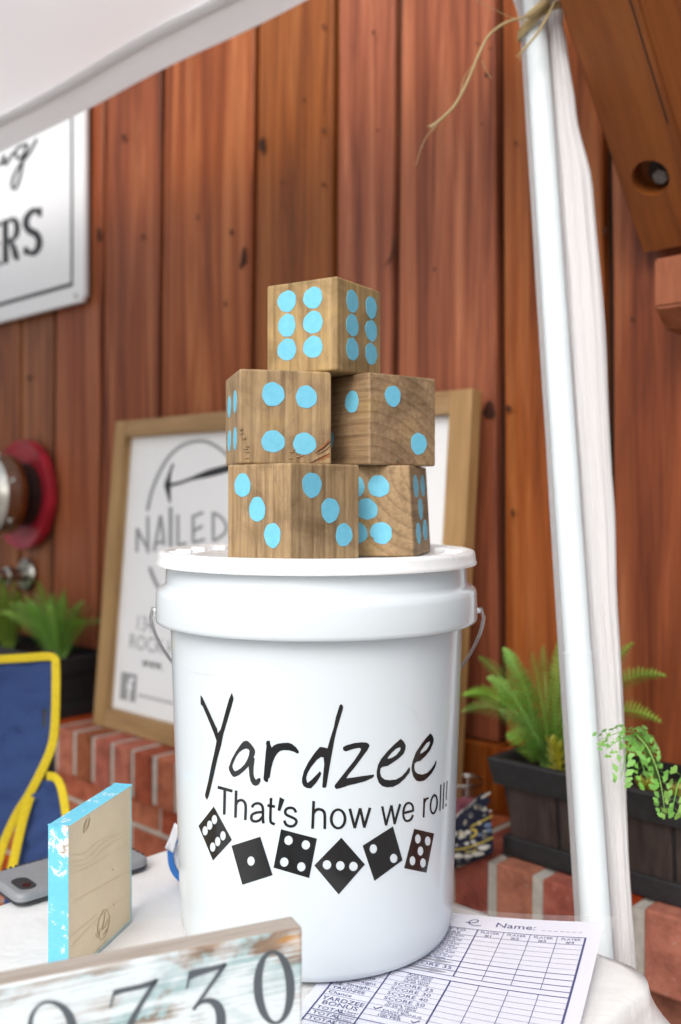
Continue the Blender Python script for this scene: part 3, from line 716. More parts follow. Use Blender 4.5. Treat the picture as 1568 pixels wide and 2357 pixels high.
for ty, k in levels:
    for i, (x, y, nx, ny, cr) in enumerate(pr):
        if ty == 'in':
            X, Y_ = ctr[0]+(x-ctr[0])*k, ctr[1]+(y-ctr[1])*k; zz = TZ+(.0011*noise.noise((X*9, Y_*9, 0))-.0012*abs(noise.noise((X*5+Y_*2, Y_*5-X*3, 4))))*(1 if k < .95 else .3)
        elif ty == 'edge': X, Y_, zz = x+nx*.003, y+ny*.003, TZ-.003
        else:
            dr = .17*k; fold = .5+.5*math.sin(i*.42+1.5*math.sin(i*.11)); out = (.012+.032*fold*k**.8+.085*cr*k**.7)
            out += .004*noise.noise((i*.2, k*3, 0))
            X, Y_ = x+nx*(.003+out*min(1, k*1.6)), y+ny*(.003+out*min(1, k*1.6)); zz = TZ-.004-dr*(1-.10*cr)
        v.append(W(X, Y_, zz))
cidx = len(v); v.append(W(ctr[0], ctr[1], TZ))
for i in range(np_): f.append([cidx, i, (i+1) % np_])
for j in range(len(levels)-1):
    for i in range(np_): a = j*np_+i; b = j*np_+(i+1) % np_; f.append([a, a+np_, b+np_, b])
o = mk('tablecloth', v, f, M['tablecloth'], None, True); tag(o, 'white vinyl tablecloth draped over the narrow table', 'tablecloth')
TT = TZ+.0016    # resting height on the cloth

# ================================================================== BUCKET
BX, BY, BZ = -.0227, .923, TT+.0022
bk_ = empty('bucket', (BX, BY, BZ), 'white plastic bucket with lid, wire handle and black lettering', 'bucket')
H0 = BZ
def body_r(z):   # outer radius of the tapered body at world height z
    return .1296 + (.1394-.1296)*(z-H0)/(1.0318-H0)
prof = [(0,.004), (.112,.004), (.116,0), (.122,.0), (.1268,.003), (.1290,.009), (body_r(H0+.03),.03)]
for k in range(1, 9): z = H0+.03+(1.0318-.004-H0-.03)*k/8; prof.append((body_r(z), z-H0))
zt = 1.0318-H0
prof += [(.1396, zt+.002)]
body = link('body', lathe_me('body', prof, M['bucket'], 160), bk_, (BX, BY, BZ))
c2 = [(.1392, zt+.004), (.1392, zt+.0005), (.1515, zt), (.1528, zt+.001), (.1534, zt+.004), (.1528, zt+.026), (.1520, zt+.030), (.1495, zt+.0325), (.1455, zt+.0345), (.1440, zt+.037), (.1434, zt+.052), (.1434, zt+.060)]
o = link('collar', lathe_me('collar', c2, M['bucket'], 160), bk_, (BX, BY, BZ)); sharp(o, 50)
LT = 1.0985-H0; lb_ = 1.085-H0
lp = [(.1437, lb_+.001), (.150, lb_-.0005), (.1525, lb_+.0002), (.1530, lb_+.0022), (.1520, lb_+.0034), (.1515, LT-.004), (.1505, LT-.0012), (.1480, LT), (.1440, LT), (.1415, LT-.0015), (.1400, LT-.0058), (.120, LT-.0062), (.1185, LT-.0048), (.1165, LT-.0048), (.1150, LT-.0062), (.07, LT-.0064), (0, LT-.0064)]
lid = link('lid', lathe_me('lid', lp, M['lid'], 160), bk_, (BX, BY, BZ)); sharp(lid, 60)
LIDTOP = H0+LT-.0062
for k in range(24):
    a = 2*math.pi*(k+.4)/24; bm = box_bm(.017, .0055, .0052, .0018, 2)
    if k == 0: ribme = bmesh_to('rib', bm, M['lid'], True)
    else: bm.free()
    link('rib', ribme, lid, (BX+.1335*math.cos(a), BY+.1335*math.sin(a), H0+LT-.0040), a)
# wire bail hanging behind, ears at the sides
ez = 1.037; pts = []
for k in range(0, 61):
    a = math.pi*k/60; rr = .1625; s_ = math.sin(a)
    x = rr*math.cos(a); y = rr*s_*.985
    pts.append(Vector((BX+x, BY+y, ez+.004-.006*min(1,s_*8)-.150*s_)))
pl = [Vector((BX+.150, BY-.001, ez+.002)), Vector((BX+.1585, BY-.001, ez+.004))]; prr = [Vector((BX-.1585, BY-.001, ez+.004)), Vector((BX-.150, BY-.001, ez+.002))]
tube('wire_handle', pl+pts[1:-1]+prr, .0017, M['wire'], bk_, 10)
for s_ in (1, -1):
    p = Vector((BX+s_*.1515, BY, ez+.002)); v, f = tube_vf([p, p+Vector((s_*.006, 0, 0))], .0028, 16); mk('ear', v, f, M['bucket'], bk_)
# lettering carried onto the tapered side
def on_bucket(off=.00035):
    r0 = .1296; z0 = H0; sl_ = (.1394-.1296)/(1.0318-H0)
    def fn(px, py):
        r = ray(px, py); o = Vector((-BX, -BY, CAMZ-z0))
        A = r.x*r.x+r.y*r.y-(sl_*r.z)**2; rb = r0+off+sl_*o.z
        B = 2*(o.x*r.x+o.y*r.y-rb*sl_*r.z); C = o.x*o.x+o.y*o.y-rb*rb
        t_ = (-B-math.sqrt(max(0, B*B-4*A*C)))/(2*A); p = o+r*t_
        return Vector((p.x+BX, p.y+BY, p.z+z0))
    return fn
OB = on_bucket()
zA = zc((700,2500), 3.136); zB = zc((1100,2550), 2.9037); zC = zc((700,2840), 3.136); zD = zc((1150,2840), 3.136)
glyphs = [
 ('letter_y', zA, [[(117,160),(135,185),(200,320),(290,520),(303,540),(312,590),(318,590),(345,550),(365,480),(400,350),(440,210),(473,132),(490,180),(492,208),(470,290),(420,460),(375,610),(350,740),(310,880),(270,1060),(235,1210),(210,1310),(188,1363),(168,1330),(165,1305),(200,1160),(240,960),(270,830),(292,720),(297,680),(265,590),(200,430),(140,290),(115,262),(113,165)]]),
 ('letter_a', zA, [[(655,685),(690,715),(720,755),(737,785),(742,810),(738,840),(722,875),(737,890),(725,980),(722,1060),(732,1105),(752,1132),(775,1115),(795,1110),(806,1120),(803,1150),(785,1185),(750,1203),(715,1190),(690,1150),(675,1080),(668,975),(620,1025),(560,1075),(515,1098),(490,1098),(465,1070),(442,1020),(440,985),(475,890),(525,800),(580,720),(605,692),(630,684)],
   [(635,772),(665,780),(677,800),(670,850),(650,905),(620,955),(575,1000),(530,1028),(502,1032),(480,985),(482,960),(520,870),(560,815),(600,785)]]),
 ('letter_r', zA, [[(878,681),(912,684),(915,720),(932,762),(960,735),(1000,717),(1060,708),(1130,706),(1170,722),(1215,760),(1245,805),(1246,822),(1226,830),(1190,810),(1130,793),(1070,790),(1030,800),(1000,825),(970,870),(945,930),(925,1010),(910,1108),(895,1115),(887,1158),(865,1157),(845,1140),(838,1118),(848,1000),(862,840),(872,740),(866,710)]]),
 ('letter_d', zB, [[(442,97),(455,105),(465,130),(455,170),(425,270),(395,370),(370,480),(345,620),(320,760),(300,880),(285,975),(275,988),(250,988),(240,978),(250,860),(262,735),(255,665),(225,660),(180,695),(120,770),(85,830),(70,880),(75,915),(85,937),(130,900),(180,850),(215,812),(231,830),(220,865),(180,930),(120,995),(75,990),(40,970),(25,930),(25,890),(45,810),(90,720),(150,630),(215,553),(250,556),(297,568),(330,450),(365,340),(385,240),(410,160),(425,110)]]),
 ('letter_z', zB, [[(462,555),(500,535),(580,512),(660,503),(715,507),(735,520),(745,542),(720,590),(660,670),(590,765),(520,850),(497,888),(560,880),(680,862),(793,847),(793,865),(770,885),(700,918),(600,945),(510,965),(490,975),(430,993),(388,1001),(374,985),(375,960),(430,890),(500,800),(580,700),(640,610),(655,575),(640,562),(580,572),(490,601),(463,585)]]),
 ('letter_e', zB, [[(1077,467),(1110,495),(1130,535),(1128,575),(1105,630),(1050,680),(940,755),(885,765),(862,782),(858,830),(870,870),(905,900),(960,908),(1030,900),(1090,865),(1135,815),(1168,766),(1178,790),(1172,825),(1120,890),(1060,945),(1000,977),(930,983),(880,970),(845,935),(822,870),(820,820),(835,745),(870,680),(940,595),(1010,525)],
   [(1070,555),(1077,565),(1070,590),(1030,640),(980,670),(938,682),(940,665),(980,615),(1030,570)]]),
 ('letter_e', zB, [[(1393,408),(1415,430),(1430,470),(1425,510),(1390,590),(1340,650),(1285,702),(1250,710),(1225,730),(1222,780),(1232,815),(1260,840),(1310,848),(1360,830),(1400,790),(1435,740),(1455,693),(1459,715),(1445,770),(1410,830),(1360,885),(1328,911),(1280,921),(1240,910),(1212,870),(1195,810),(1192,770),(1205,700),(1240,610),(1300,520),(1350,455)],
   [(1385,493),(1391,505),(1380,540),(1350,585),(1310,615),(1283,627),(1290,600),(1320,555),(1355,510)]])]
for nme, zf, lps in glyphs:
    Flat().loops([conv(l, zf) for l in lps], 1, 6).build(nme, OB, M['vinyl'], body)
def ell(cx, cy, rx, ry, n=22): return [(cx+rx*math.cos(2*math.pi*k/n), cy-ry*math.sin(2*math.pi*k/n)) for k in range(n)]
dd_ = [(zC, [(266,374),(475,758),(257,994),(91,597)], [(273,524),(218,588),(166,652),(371,710),(310,776),(253,840)], 32, 54),
      (zC, [(801,721),(943,1163),(595,1274),(470,826)], [(694,1001)], 43, 54),
      (zC, [(1040,635),(1453,743),(1364,1196),(954,1077)], [(1126,763),(1325,815),(1077,1013),(1273,1067)], 49, 54),
      (zD, [(323,732),(594,1040),(292,1385),(12,1052)], [(157,1044),(311,1055),(462,1063)], 50, 54),
      (zD, [(917,602),(1028,991),(704,1229),(568,825)], [(691,860),(926,970)], 43, 54),
      (zD, [(1161,630),(1391,684),(1303,1135),(1046,1083)], [(1204,746),(1318,771),(1234,886),(1142,998),(1263,1023)], 33, 54)]
for zf, quad, pips, rx, ry in dd_:
    Flat().loops([conv(quad, zf)]+[conv(ell(x, y, rx, ry), zf) for x, y in pips], 1, 5).build('dice_decal', OB, M['vinyl'], body)
# the slogan runs level round the bucket, plain upright letters of even stroke
fl = Flat()
def stroke(pts, wd, zf, sm=5):
    P_ = conv(pts, zf); k = wd/3.136*.6272
    if len(P_) > 2: fl.rib(P_, k, sm)
    else:
        fl.rib([(P_[0][0]+(P_[1][0]-P_[0][0])*q/4, P_[0][1]+(P_[1][1]-P_[0][1])*q/4) for q in range(5)], k)
def oring(cx, cy, rx, ry, tilt, wx, wy, zf):
    a = [(cx+rx*math.cos(t_)+tilt*math.sin(t_), cy-ry*math.sin(t_)) for t_ in [2*math.pi*q/36 for q in range(36)]]
    b = [(cx+(rx-wx)*math.cos(t_)+tilt*.9*math.sin(t_), cy-(ry-wy)*math.sin(t_)) for t_ in [2*math.pi*q/36 for q in range(36)]]
    fl.loops([conv(a, zf), conv(b, zf)], 1, 4)
W1 = 30
stroke([(313,151),(480,196)], 34, zC); stroke([(392,180),(386,467)], W1, zC)
stroke([(523,190),(515,502)], W1, zC); stroke([(520,350),(545,312),(585,300),(620,325),(633,380),(628,530)], W1, zC)
stroke([(705,384),(725,352),(765,337),(810,350),(831,400),(831,500),(838,568)], W1, zC); stroke([(831,437),(760,443),(710,465),(697,502),(710,535),(750,545),(795,528),(831,485)], W1, zC)
stroke([(925,275),(920,400),(918,530),(933,563),(968,577)], W1, zC); stroke([(883,360),(970,374)], 30, zC)
fl.loops([conv([(1025,265),(1080,295),(1030,427),(1000,415)], zC)], 1, 4)
stroke([(1212,442),(1190,402),(1150,388),(1105,400),(1087,435),(1105,470),(1160,495),(1205,520),(1217,552),(1195,588),(1150,602),(1100,583),(1077,535)], W1, zC)
stroke([(1416,310),(1403,628)], 32, zC); stroke([(1412,455),(1440,416),(1480,405),(1522,422),(1543,470),(1543,632)], 32, zC)
oring(286, 516, 96, 121, 0, 33, 28, zD)
for q in ([(420,398),(478,622)], [(476,622),(540,394)], [(540,394),(590,616)], [(586,616),(654,388)]): stroke(q, 31, zD)
for q in ([(794,372),(838,590)], [(836,590),(900,360)], [(900,360),(938,576)], [(934,576),(1000,345)]): stroke(q, 27, zD)
stroke([(1040,450),(1152,420)], 27, zD); stroke([(1150,425),(1142,362),(1105,333),(1065,350),(1041,410),(1038,480),(1055,528),(1085,540),(1125,520),(1147,470)], 25, zD)
stroke([(1279,278),(1270,500)], 21, zD); stroke([(1277,335),(1295,292),(1328,275)], 22, zD)
oring(1388, 348, 46, 117, 10, 18, 26, zD)
stroke([(1470,120),(1458,422)], 13, zD); stroke([(1507,100),(1493,402)], 11, zD); stroke([(1543,78),(1532,300)], 10, zD); stroke([(1530,338),(1528,375)], 11, zD)
fl.build('slogan_lettering', on_bucket(.0004), M['vinyl'], body)

fl = Flat()
fl.rib([(436,1545), (470,1552), (505,1556)], [.6,.9,.4], 4); fl.rib([(930,1620), (955,1640), (968,1668)], [.4,.8,.3], 4); fl.rib([(560,2120), (600,2128)], .7); fl.rib([(880,1420), (905,1412)], .7)
fl.build('scuff', OB, plain('scuff_grey', (.55,.53,.53), .6, .2, .1, 50), body)

# ================================================================== WOODEN DICE
def die(label, near, Y, ang, s, h, z0, mat, pips_r, pips_l, pr_, shear=0.0, s2=None, tz=0):
    """near = pixel column of the nearest upright edge; ang = turn of the right face"""
    s2 = s2 or s
    p = P3(near, CY, Y); base = Vector((p.x, p.y, z0))
    rt = empty('wooden_die', base, label, 'die', 'wooden dice stacked on the bucket lid')
    a = R(ang); ex = Vector((math.cos(a), math.sin(a), 0)); ey = Vector((-math.sin(a), math.cos(a), 0))
    bm = bmesh.new(); bmesh.ops.create_cube(bm, size=1)
    for v_ in bm.verts: v_.co = Vector(((v_.co.x+.5)*s, (v_.co.y+.5)*s2, (v_.co.z+.5)*h))+Vector([random.uniform(-.00008,.00008) for _ in range(2)]+[0])
    bmesh.ops.subdivide_edges(bm, edges=bm.edges[:], cuts=1, use_grid_fill=True)
    outer = [e for e in bm.edges if len(e.link_faces) == 2 and e.calc_face_angle(0) > .5]
    bmesh.ops.bevel(bm, geom=outer, offset=.0022, segments=3, affect='EDGES', profile=.5)
    sh = (lambda x, z: x + shear*(h*.5-z))
    rw = Matrix.Rotation(a, 3, 'Z')
    scr = rw.inverted() @ Vector((1,0,0))      # shear runs across the line of sight
    for v_ in bm.verts: v_.co += scr*(shear*(h*.5-v_.co.z))
    link('block', bmesh_to('block', bm, mat), rt, base, a)
    def pt(x, y, z): q = Vector((x, y, z))+scr*(shear*(h*.5-z)); return base+rw@q
    for (fx, fz) in pips_r:
        fl = Flat().dot(fx*s, fz*h, pr_*random.uniform(.95,1.05), pr_*random.uniform(.95,1.05), 30, .05); top = [pt(x, -.0004, z) for x, z in fl.v]; add_pip(rt, top, pt, fl, True)
    for (fy, fz) in pips_l:
        fl = Flat().dot(fy*s2, fz*h, pr_*random.uniform(.95,1.05), pr_*random.uniform(.95,1.05), 30, .05); top = [pt(-.0004, y, z) for y, z in fl.v]; add_pip(rt, top, pt, fl, False)
    return rt, pt
def add_pip(rt, top, pt, fl, right):
    n = len(top)-1; back = [pt(x, .0004, z) if right else pt(.0004, x, z) for x, z in fl.v[1:]]
    f = [[0, 1+k, 1+(k+1) % n] for k in range(n)]+[[1+k, 1+n+k, 1+n+(k+1) % n, 1+(k+1) % n] for k in range(n)]
    mk('pip', top+back, f, M['blue'], rt)
c3 = [(.26,.80),(.26,.52),(.26,.24),(.68,.80),(.68,.52),(.68,.24)]
z1 = LIDTOP+.0004; HD = .085; z2 = z1+HD+.0004; z3 = z2+HD+.0004
tE = .0104
die('wooden die showing six blue dots on two faces, topmost of the stack', 776, .866, 57.5, .0795, .0855, z3, M['dieZ2'], [(.33,.78),(.33,.52),(.33,.26),(.76,.78),(.76,.52),(.76,.26)], [(.33,.80),(.33,.535),(.33,.27),(.70,.80),(.70,.535),(.70,.27)], .0104)
rC, ptC = die('wooden die with four blue dots and a rough knotty corner, middle row', 551, .852, 15, .085, .085, z2, M['dieZ'], [(.36,.74),(.72,.72),(.36,.24),(.70,.22)], [(.28,.68),(.70,.66),(.28,.28),(.70,.28)], .0103)
rD, ptD = die('wooden die with ring grain and two diagonal blue dots, middle row', 850, .875, 38, .084, .085, z2, M['dieY'], [(.34,.76),(.73,.25)], [(.30,.70),(.76,.30)], .0100)
die('wooden die with three diagonal blue dots on both faces, bottom row', 667, .807, 44.75, .085, .085, z1, M['dieZ'], [(.30,.78),(.56,.52),(.76,.26)], [(.26,.27),(.50,.53),(.74,.78)], .0108)
rB, ptB = die('wooden die with five blue dots and a leaning side, bottom row', 948, .885, 74, .084, .0855, z1, M['dieX'], [(.30,.77),(.70,.78),(.50,.52),(.30,.25),(.70,.27)], [(.36,.77),(.51,.52),(.36,.26),(.64,.26),(.64,.77)], .0104, .055)
for rt, pt, x, z, right in ((rD, ptD, .40, .05, True), (rB, ptB, .45, .20, False)):
    p = pt(x*.085, -.0006, z*.085) if right else pt(-.0006, x*.085, z*.085); n_ = (pt(0,-1,0)-pt(0,0,0)) if right else (pt(-1,0,0)-pt(0,0,0))
    v, f = tube_vf([p, p+n_*.0005], .0013, 10); mk('nail_head', v, f, M['chrome'], rt)

z3_ = zc((750,950), 1.568)
pC0 = ptC(0,0,0); nC = (ptC(0,-1,0)-pC0).normalized()
onC = lambda px, py: PP(px, py, pC0+nC*.0005, nC)
fl = Flat()
for q, w_ in (([(640,1118),(690,1082),(727,1048)], [1,4,2]), ([(648,1128),(700,1100),(726,1072)], [.8,2,.8]), ([(600,1180),(660,1150),(722,1118)], [1,3.5,1.5])): fl.rib(conv(q, z3_), w_, 4)
fl.build('split', onC, plain('dark_split', (.10,.04,.02), .8, .2, .3, 80), rC)
fl = Flat()
for q, w_ in (([(655,1160),(700,1135),(722,1128)], [3,8,6]), ([(650,1100),(690,1072),(722,1035)], [1,4,2])): fl.rib(conv(q, z3_), w_, 4)
fl.build('knot_grain', on_c2 if False else (lambda px, py: PP(px, py, pC0+nC*.0004, nC)), plain('red_knot_grain', (.33,.13,.055), .7, .2, .3, 120), rC)
random.seed(4)
for k in range(16):
    x, y = random.uniform(196, 262), random.uniform(965, 1150)
    if k > 10: x, y = random.uniform(470, 560), random.uniform(1085, 1150)
    p = onC(*z3_(x, y)); bm = bmesh.new(); bmesh.ops.create_icosphere(bm, subdivisions=1, radius=1)
    for v_ in bm.verts: v_.co = Vector((v_.co.x*random.uniform(.0012,.003), v_.co.y*.0008, v_.co.z*random.uniform(.0004,.0008)))
    link('splinter', bmesh_to('splinter', bm, M['dieZ']), rC, p, R(15))

# ================================================================== SCORE SHEET
E0 = PZ(1037.3, 2258, TT+.0006); ca, sa = math.cos(R(-22)), math.sin(R(-22))
def page(x, y, off=0):
    """sheet coordinates: x right, y up, origin at the corner of the lower score grid; far right corner curls up"""
    p = E0 + Vector((ca*x-sa*y, sa*x+ca*y, 0)); q = max(0, x*.6+y*.45+.012)
    p.z += off + .95*q*q; return p
ss = empty('score_sheet', page(-.02, -.02), 'laminated white score sheet printed with a dark ruled grid', 'score sheet')
xl_, xv, xr, yt, yb = -.092, -.052, .0985, .124, -.160
def sheet_grid(name, x0, x1, y0, y1, off, mat, parent, nx=26, ny=34, cut=None):
    v = [page(x0+(x1-x0)*i/nx, y0+(y1-y0)*j/ny, off) for j in range(ny+1) for i in range(nx+1)]
    f = [[j*(nx+1)+i, j*(nx+1)+i+1, (j+1)*(nx+1)+i+1, (j+1)*(nx+1)+i] for j in range(ny) for i in range(nx)]
    return mk(name, v, f, mat, parent, True)
pg = sheet_grid('paper', xl_-.011, xr+.013, yb, yt, 0, M['sheet'], ss)
for (a, b, c, d) in ((xl_-.020, xr+.022, yt, yt+.010), (xr+.013, xr+.022, yb, yt), (xl_-.020, xl_-.011, yb, yt)): sheet_grid('laminate_edge', a, b, c, d, .0002, M['film'], ss, 20, 20)
lines = Flat()
def hl(x0, x1, y, w): 
    n = 14; lines.rib([(x0+(x1-x0)*k/n, y) for k in range(n+1)], w)
def vl(x, y0, y1, w):
    n = 14; lines.rib([(x, y0+(y1-y0)*k/n) for k in range(n+1)], w)
cw = (xr-0)/4; Yt = .0955; Yg = .004
hl(xl_, xr, Yt, .0009); hl(xl_, xr, Yt-.0125, .0006)
rows = [Yt-.0125-.0081*k for k in range(1, 7)]
for y in rows[:-1]: hl(xl_, xr, y, .00035)
for y in (rows[-1], rows[-1]-.0090, rows[-1]-.018, rows[-1]-.0265): hl(xl_, xr, y, .0009)
ye = rows[-1]-.0265
hl(xl_, xr, 0, .0011)
for k in range(1, 4): vl(k*cw, ye, Yt, .00055); vl(k*cw, -.15, 0, .00055)
vl(0, ye, Yt, .0011); vl(0, -.15, 0, .0013); vl(xr, -.15, Yt, .0018); vl(xl_, -.15, Yt, .0014); vl(xv, -.15, 0, .0012); vl(xv, ye, Yt, .0009)
lr = [-.0083*k for k in range(1, 17)]
for k, y in enumerate(lr): hl(xl_ if k not in (7, 8) else xv, xr, y, .00035 if k not in (9, 10, 11) else .0009)
lines.build('ruled_lines', lambda x, y: page(x, y, .0003), M['navyink'], pg)
tx = Flat()
def T(s, x, y, sz, al='CENTER', sx=1.25): tx.text(s, x, y, sz, al, sx)
for k in range(4): T('PLAYER', (k+.5)*cw, Yt-.0058, .0052, 'CENTER', 1.0); T('#%d' % (k+1), (k+.5)*cw, Yt-.0112, .0056)
T('Name:', .033, Yt+.0085, .0125, 'CENTER', 1.15)
for k in range(7): tx.loops([[(.058+.0055*k, Yt+.0085), (.0615+.0055*k, Yt+.0085), (.0615+.0055*k, Yt+.0090), (.058+.0055*k, Yt+.0090)]])
T('HOW TO', -.026, Yt-.0055, .0058); T('SCORE', -.026, Yt-.0112, .0062)
for y, s in zip([Yt-.0125]+rows[:-1], ('Ones', 'Twos', 'Threes', 'Fours', 'Fives', 'Sixes')): T('Count and Add', -.026, y-.0040, .0042); T('Only '+s, -.026, y-.0074, .0042)
T('SCORE 35', -.024, rows[-1]-.0155, .0072)
for k, (s1, s2) in enumerate((('Add total', 'of all dice'), ('Add total', 'of all dice'), ('SCORE 25', ''), ('SCORE 30', ''), ('SCORE 40', ''), ('SCORE 50', ''), ('Score total', 'of all 5 dice'))):
    y = -.0083*k
    if s2: T(s1, -.026, y-.0040, .0046); T(s2, -.026, y-.0074, .0046)
    else: T(s1, -.026, y-.0066, .0064)
for k, s in enumerate(('3 of a kind', '4 of a kind', 'Full House', 'Sm. Straight', 'Lg. Straight', 'YARDZEE', 'Chance')): T(s, xl_+.003, -.0083*k-.0062, .0062, 'LEFT', 1.1)
T('YARDZEE', (xl_+xv)/2, -.0083*7-.0085, .0082, 'CENTER', 1.05); T('BONUS', (xl_+xv)/2, -.0083*7-.0155, .0082, 'CENTER', 1.15)
T('FOR', -.022, -.0083*7-.0038, .0042); T('EACH BONUS', -.022, -.0083*7-.0074, .0042); T('SCORE', -.03, -.0083*8-.0038, .0044); T('100 PER', -.03, -.0083*8-.0076, .0048)
for k in range(3): T('TOTAL', xl_+.003, -.0083*(9+k)-.0064, .0064, 'LEFT', 1.2); T('of %s' % ('Upper', 'Lower', 'both')[k], -.062, -.0083*(9+k)-.0038, .0038); T('Section', -.062, -.0083*(9+k)-.0072, .0038)
tx.rib([(-.046, -.0083*7-.0045), (-.0440, -.0083*7-.0068), (-.0395, -.0083*7-.0022)], .0013); tx.rib([(-.012, -.0083*8-.0045), (-.010, -.0083*8-.0068), (-.0055, -.0083*8-.0022)], .0013)
tx.rib([(-.015, Yt+.012), (-.006, Yt+.013), (-.004, Yt+.018), (-.009, Yt+.0185), (-.012, Yt+.012), (-.006, Yt+.0075), (.001, Yt+.009)], .0011, 4)
tx.build('printed_text', lambda x, y: page(x, y, .00035), M['navyink'], pg)
ar = Flat()
for y in (rows[-1]-.0045, rows[-1]-.0222):
    ar.loops([[(-.045, y-.0016), (-.022, y-.0016), (-.022, y-.0033), (-.006, y), (-.022, y+.0033), (-.022, y+.0016), (-.045, y+.0016)]])
ar.build('printed_arrows', lambda x, y: page(x, y, .00035), M['greyink'], pg)

# ================================================================== BLUE EDGED BLOCK
Cb = PZ(302, 2118, TT); Bb = PZ(156, 2257, TT); fx = (Bb-Cb); bl_w = fx.length; fx.normalize()
nb_ = Vector((-fx.y, fx.x, 0)); nb_ = nb_ if nb_.x < 0 else -nb_          # away from the bare face
# local: x along the face from far to near, y into thickness, z up
bs = empty('wood_block', (Cb+Bb)/2, 'bare pine block standing on edge, its edges painted chipped sky blue', 'wood block')
hB, tB = .1305, .0175
rotk = Matrix((fx, nb_, Z)).transposed()
flip = rotk.determinant() < 0
bm = bmesh.new(); bmesh.ops.create_cube(bm, size=1)
for v_ in bm.verts: v_.co = Vector((v_.co.x*bl_w, (v_.co.y+.5)*tB*(-1 if flip else 1), (v_.co.z+.5)*hB))
bmesh.ops.bevel(bm, geom=bm.edges[:], offset=.0008, segments=2, affect='EDGES'); bmesh.ops.recalc_face_normals(bm, faces=bm.faces)
if flip: rotk = Matrix((fx, -nb_, Z)).transposed()
me = bmesh_to('block', bm, [M['chipblue'], M['pine']])
for p in me.polygons:
    if abs(p.normal.y) > .98 and abs(p.center.y) < .002: p.material_index = 1
link('block', me, bs, (Cb+Bb)/2, rot=rotk)
def BP(x, z, off=.0004): return (Cb+Bb)/2+fx*x-nb_*off+Z*z
bf = lambda px, py: PP(px, py, Cb-nb_*.0004, nb_)
z8 = zc((0,2600), 1.3067)
fl = Flat(); 
fl.rib(conv([(497,965),(478,1010),(470,1060),(482,1105),(505,1090),(522,1040),(526,990),(512,965),(497,965)], z8), 1.3, 3)
fl.rib(conv([(505,975),(500,1020),(490,1060)], z8), 1.6); fl.rib(conv([(460,1075),(465,1100),(478,1085),(480,1055)], z8), 1.3); fl.rib(conv([(490,1060),(505,1045),(520,1010)], z8), 1.5); fl.rib(conv([(495,1085),(518,1055)], z8), 1.3)
fl.rib(conv([(462,1165),(490,1135)], z8), .9); fl.rib(conv([(495,1130),(515,1108)], z8), .9)
fl.build('brand_stamp', bf, M['pinemark'], bs)
fl = Flat(); fl.rib(conv([(420,525),(408,560),(402,600)], z8), [1,3.2,1], 4); fl.rib(conv([(432,520),(425,560),(408,592)], z8), [1.5,2.6,.6], 4); fl.rib(conv([(541,768),(544,776)], z8), 1.6); fl.rib(conv([(545,935),(548,943)], z8), 1.6)
fl.build('knot_mark', bf, M['pinemark'], bs)
fl = Flat()
for q in ([(346,735),(420,715),(500,640),(632,570)], [(346,760),(430,735),(520,655),(634,590)], [(345,790),(420,760),(540,690),(630,640)], [(345,700),(410,690),(480,630),(560,600)], [(340,935),(450,870),(560,810),(630,775)], [(330,1150),(400,1080),(520,960),(630,880)], [(332,1100),(380,1060),(470,985)]):
    fl.rib(conv(q, z8), [.5,.9,.8,.4][:len(q)], 5)
fl.build('grain_line', bf, plain('grain_brown', (.63,.48,.31), .7, .2, .2, 60), bs)

# ================================================================== NUMBER BOARD IN FRONT
zt_ = .8790; T0 = PZ(697, 2133, zt_); T1 = PZ(0, 2270, zt_); sx_ = (T0-T1).normalized(); sn = Vector((sx_.y, -sx_.x, 0)); sn = sn if sn.y < 0 else -sn
nb = empty('number_board', (T0+T1)/2-Z*(zt_-TT), 'weathered board with flaking white, teal and orange paint and grey house numbers', 'number board')
Ln = .40; th_ = .0185; hN = zt_-TT
cN = T0-sx_*Ln/2-sn*th_/2-Z*hN/2
rotN = Matrix((sx_, -sn, Z)).transposed()
bm = box_bm(Ln, th_, hN, .0022, 3)
for v_ in bm.verts:
    k = noise.noise((v_.co.x*40, v_.co.z*40, 3)); v_.co += Vector((0, 0, .0006*k))
me = bmesh_to('plank', bm, [M['distress'], M['weathered']])
for p in me.polygons:
    if p.normal.z > .8: p.material_index = 1
link('plank', me, nb, cN, rot=rotN)
onN = lambda px, py: PP(px, py, T0+sn*.0006, sn)
zE = zc((0,3300), 1.3635)
def ellz(cx, cy, rx, ry, tilt, n=40): return [(cx+rx*math.cos(2*math.pi*k/n)+tilt*math.sin(2*math.pi*k/n)*ry, cy-ry*math.sin(2*math.pi*k/n)) for k in range(n)]
Flat().loops([conv(ellz(1372, 440, 103, 186, -.02), zE), conv(ellz(1372, 440, 60, 171, -.05), zE)]).build('numeral_zero', onN, M['numeral'], nb)
fl = Flat().loops([conv([(945,360),(965,353),(1060,335),(1138,317),(1122,342),(1040,368),(975,388),(950,402),(938,450),(931,449)], zE)])
fl.rib(conv([(1128,322),(1050,435),(968,552)], zE), [9,7.5,6.5]); fl.rib(conv([(966,552),(1005,516),(1050,507),(1090,535),(1106,590),(1098,670),(1055,735),(990,760),(950,740)], zE), [2.5,7,13,20,22,20,12,7,9], 5)
fl.build('numeral_three', onN, M['numeral'], nb)
fl = Flat().loops([conv([(568,455),(595,447),(700,425),(793,395),(776,427),(690,452),(610,468),(572,482),(556,543),(547,543)], zE)])
fl.rib(conv([(783,402),(705,525),(655,620),(620,740)], zE), [9,10,14,18], 4); fl.build('numeral_seven', onN, M['numeral'], nb)
Flat().loops([conv(ellz(262, 640, 122, 134, -.05), zE), conv(ellz(250, 640, 88, 120, -.08), zE)]).rib(conv([(372,640),(360,720),(300,800),(200,830)], zE), [16,16,9,5], 4).build('numeral_nine', onN, M['numeral'], nb)

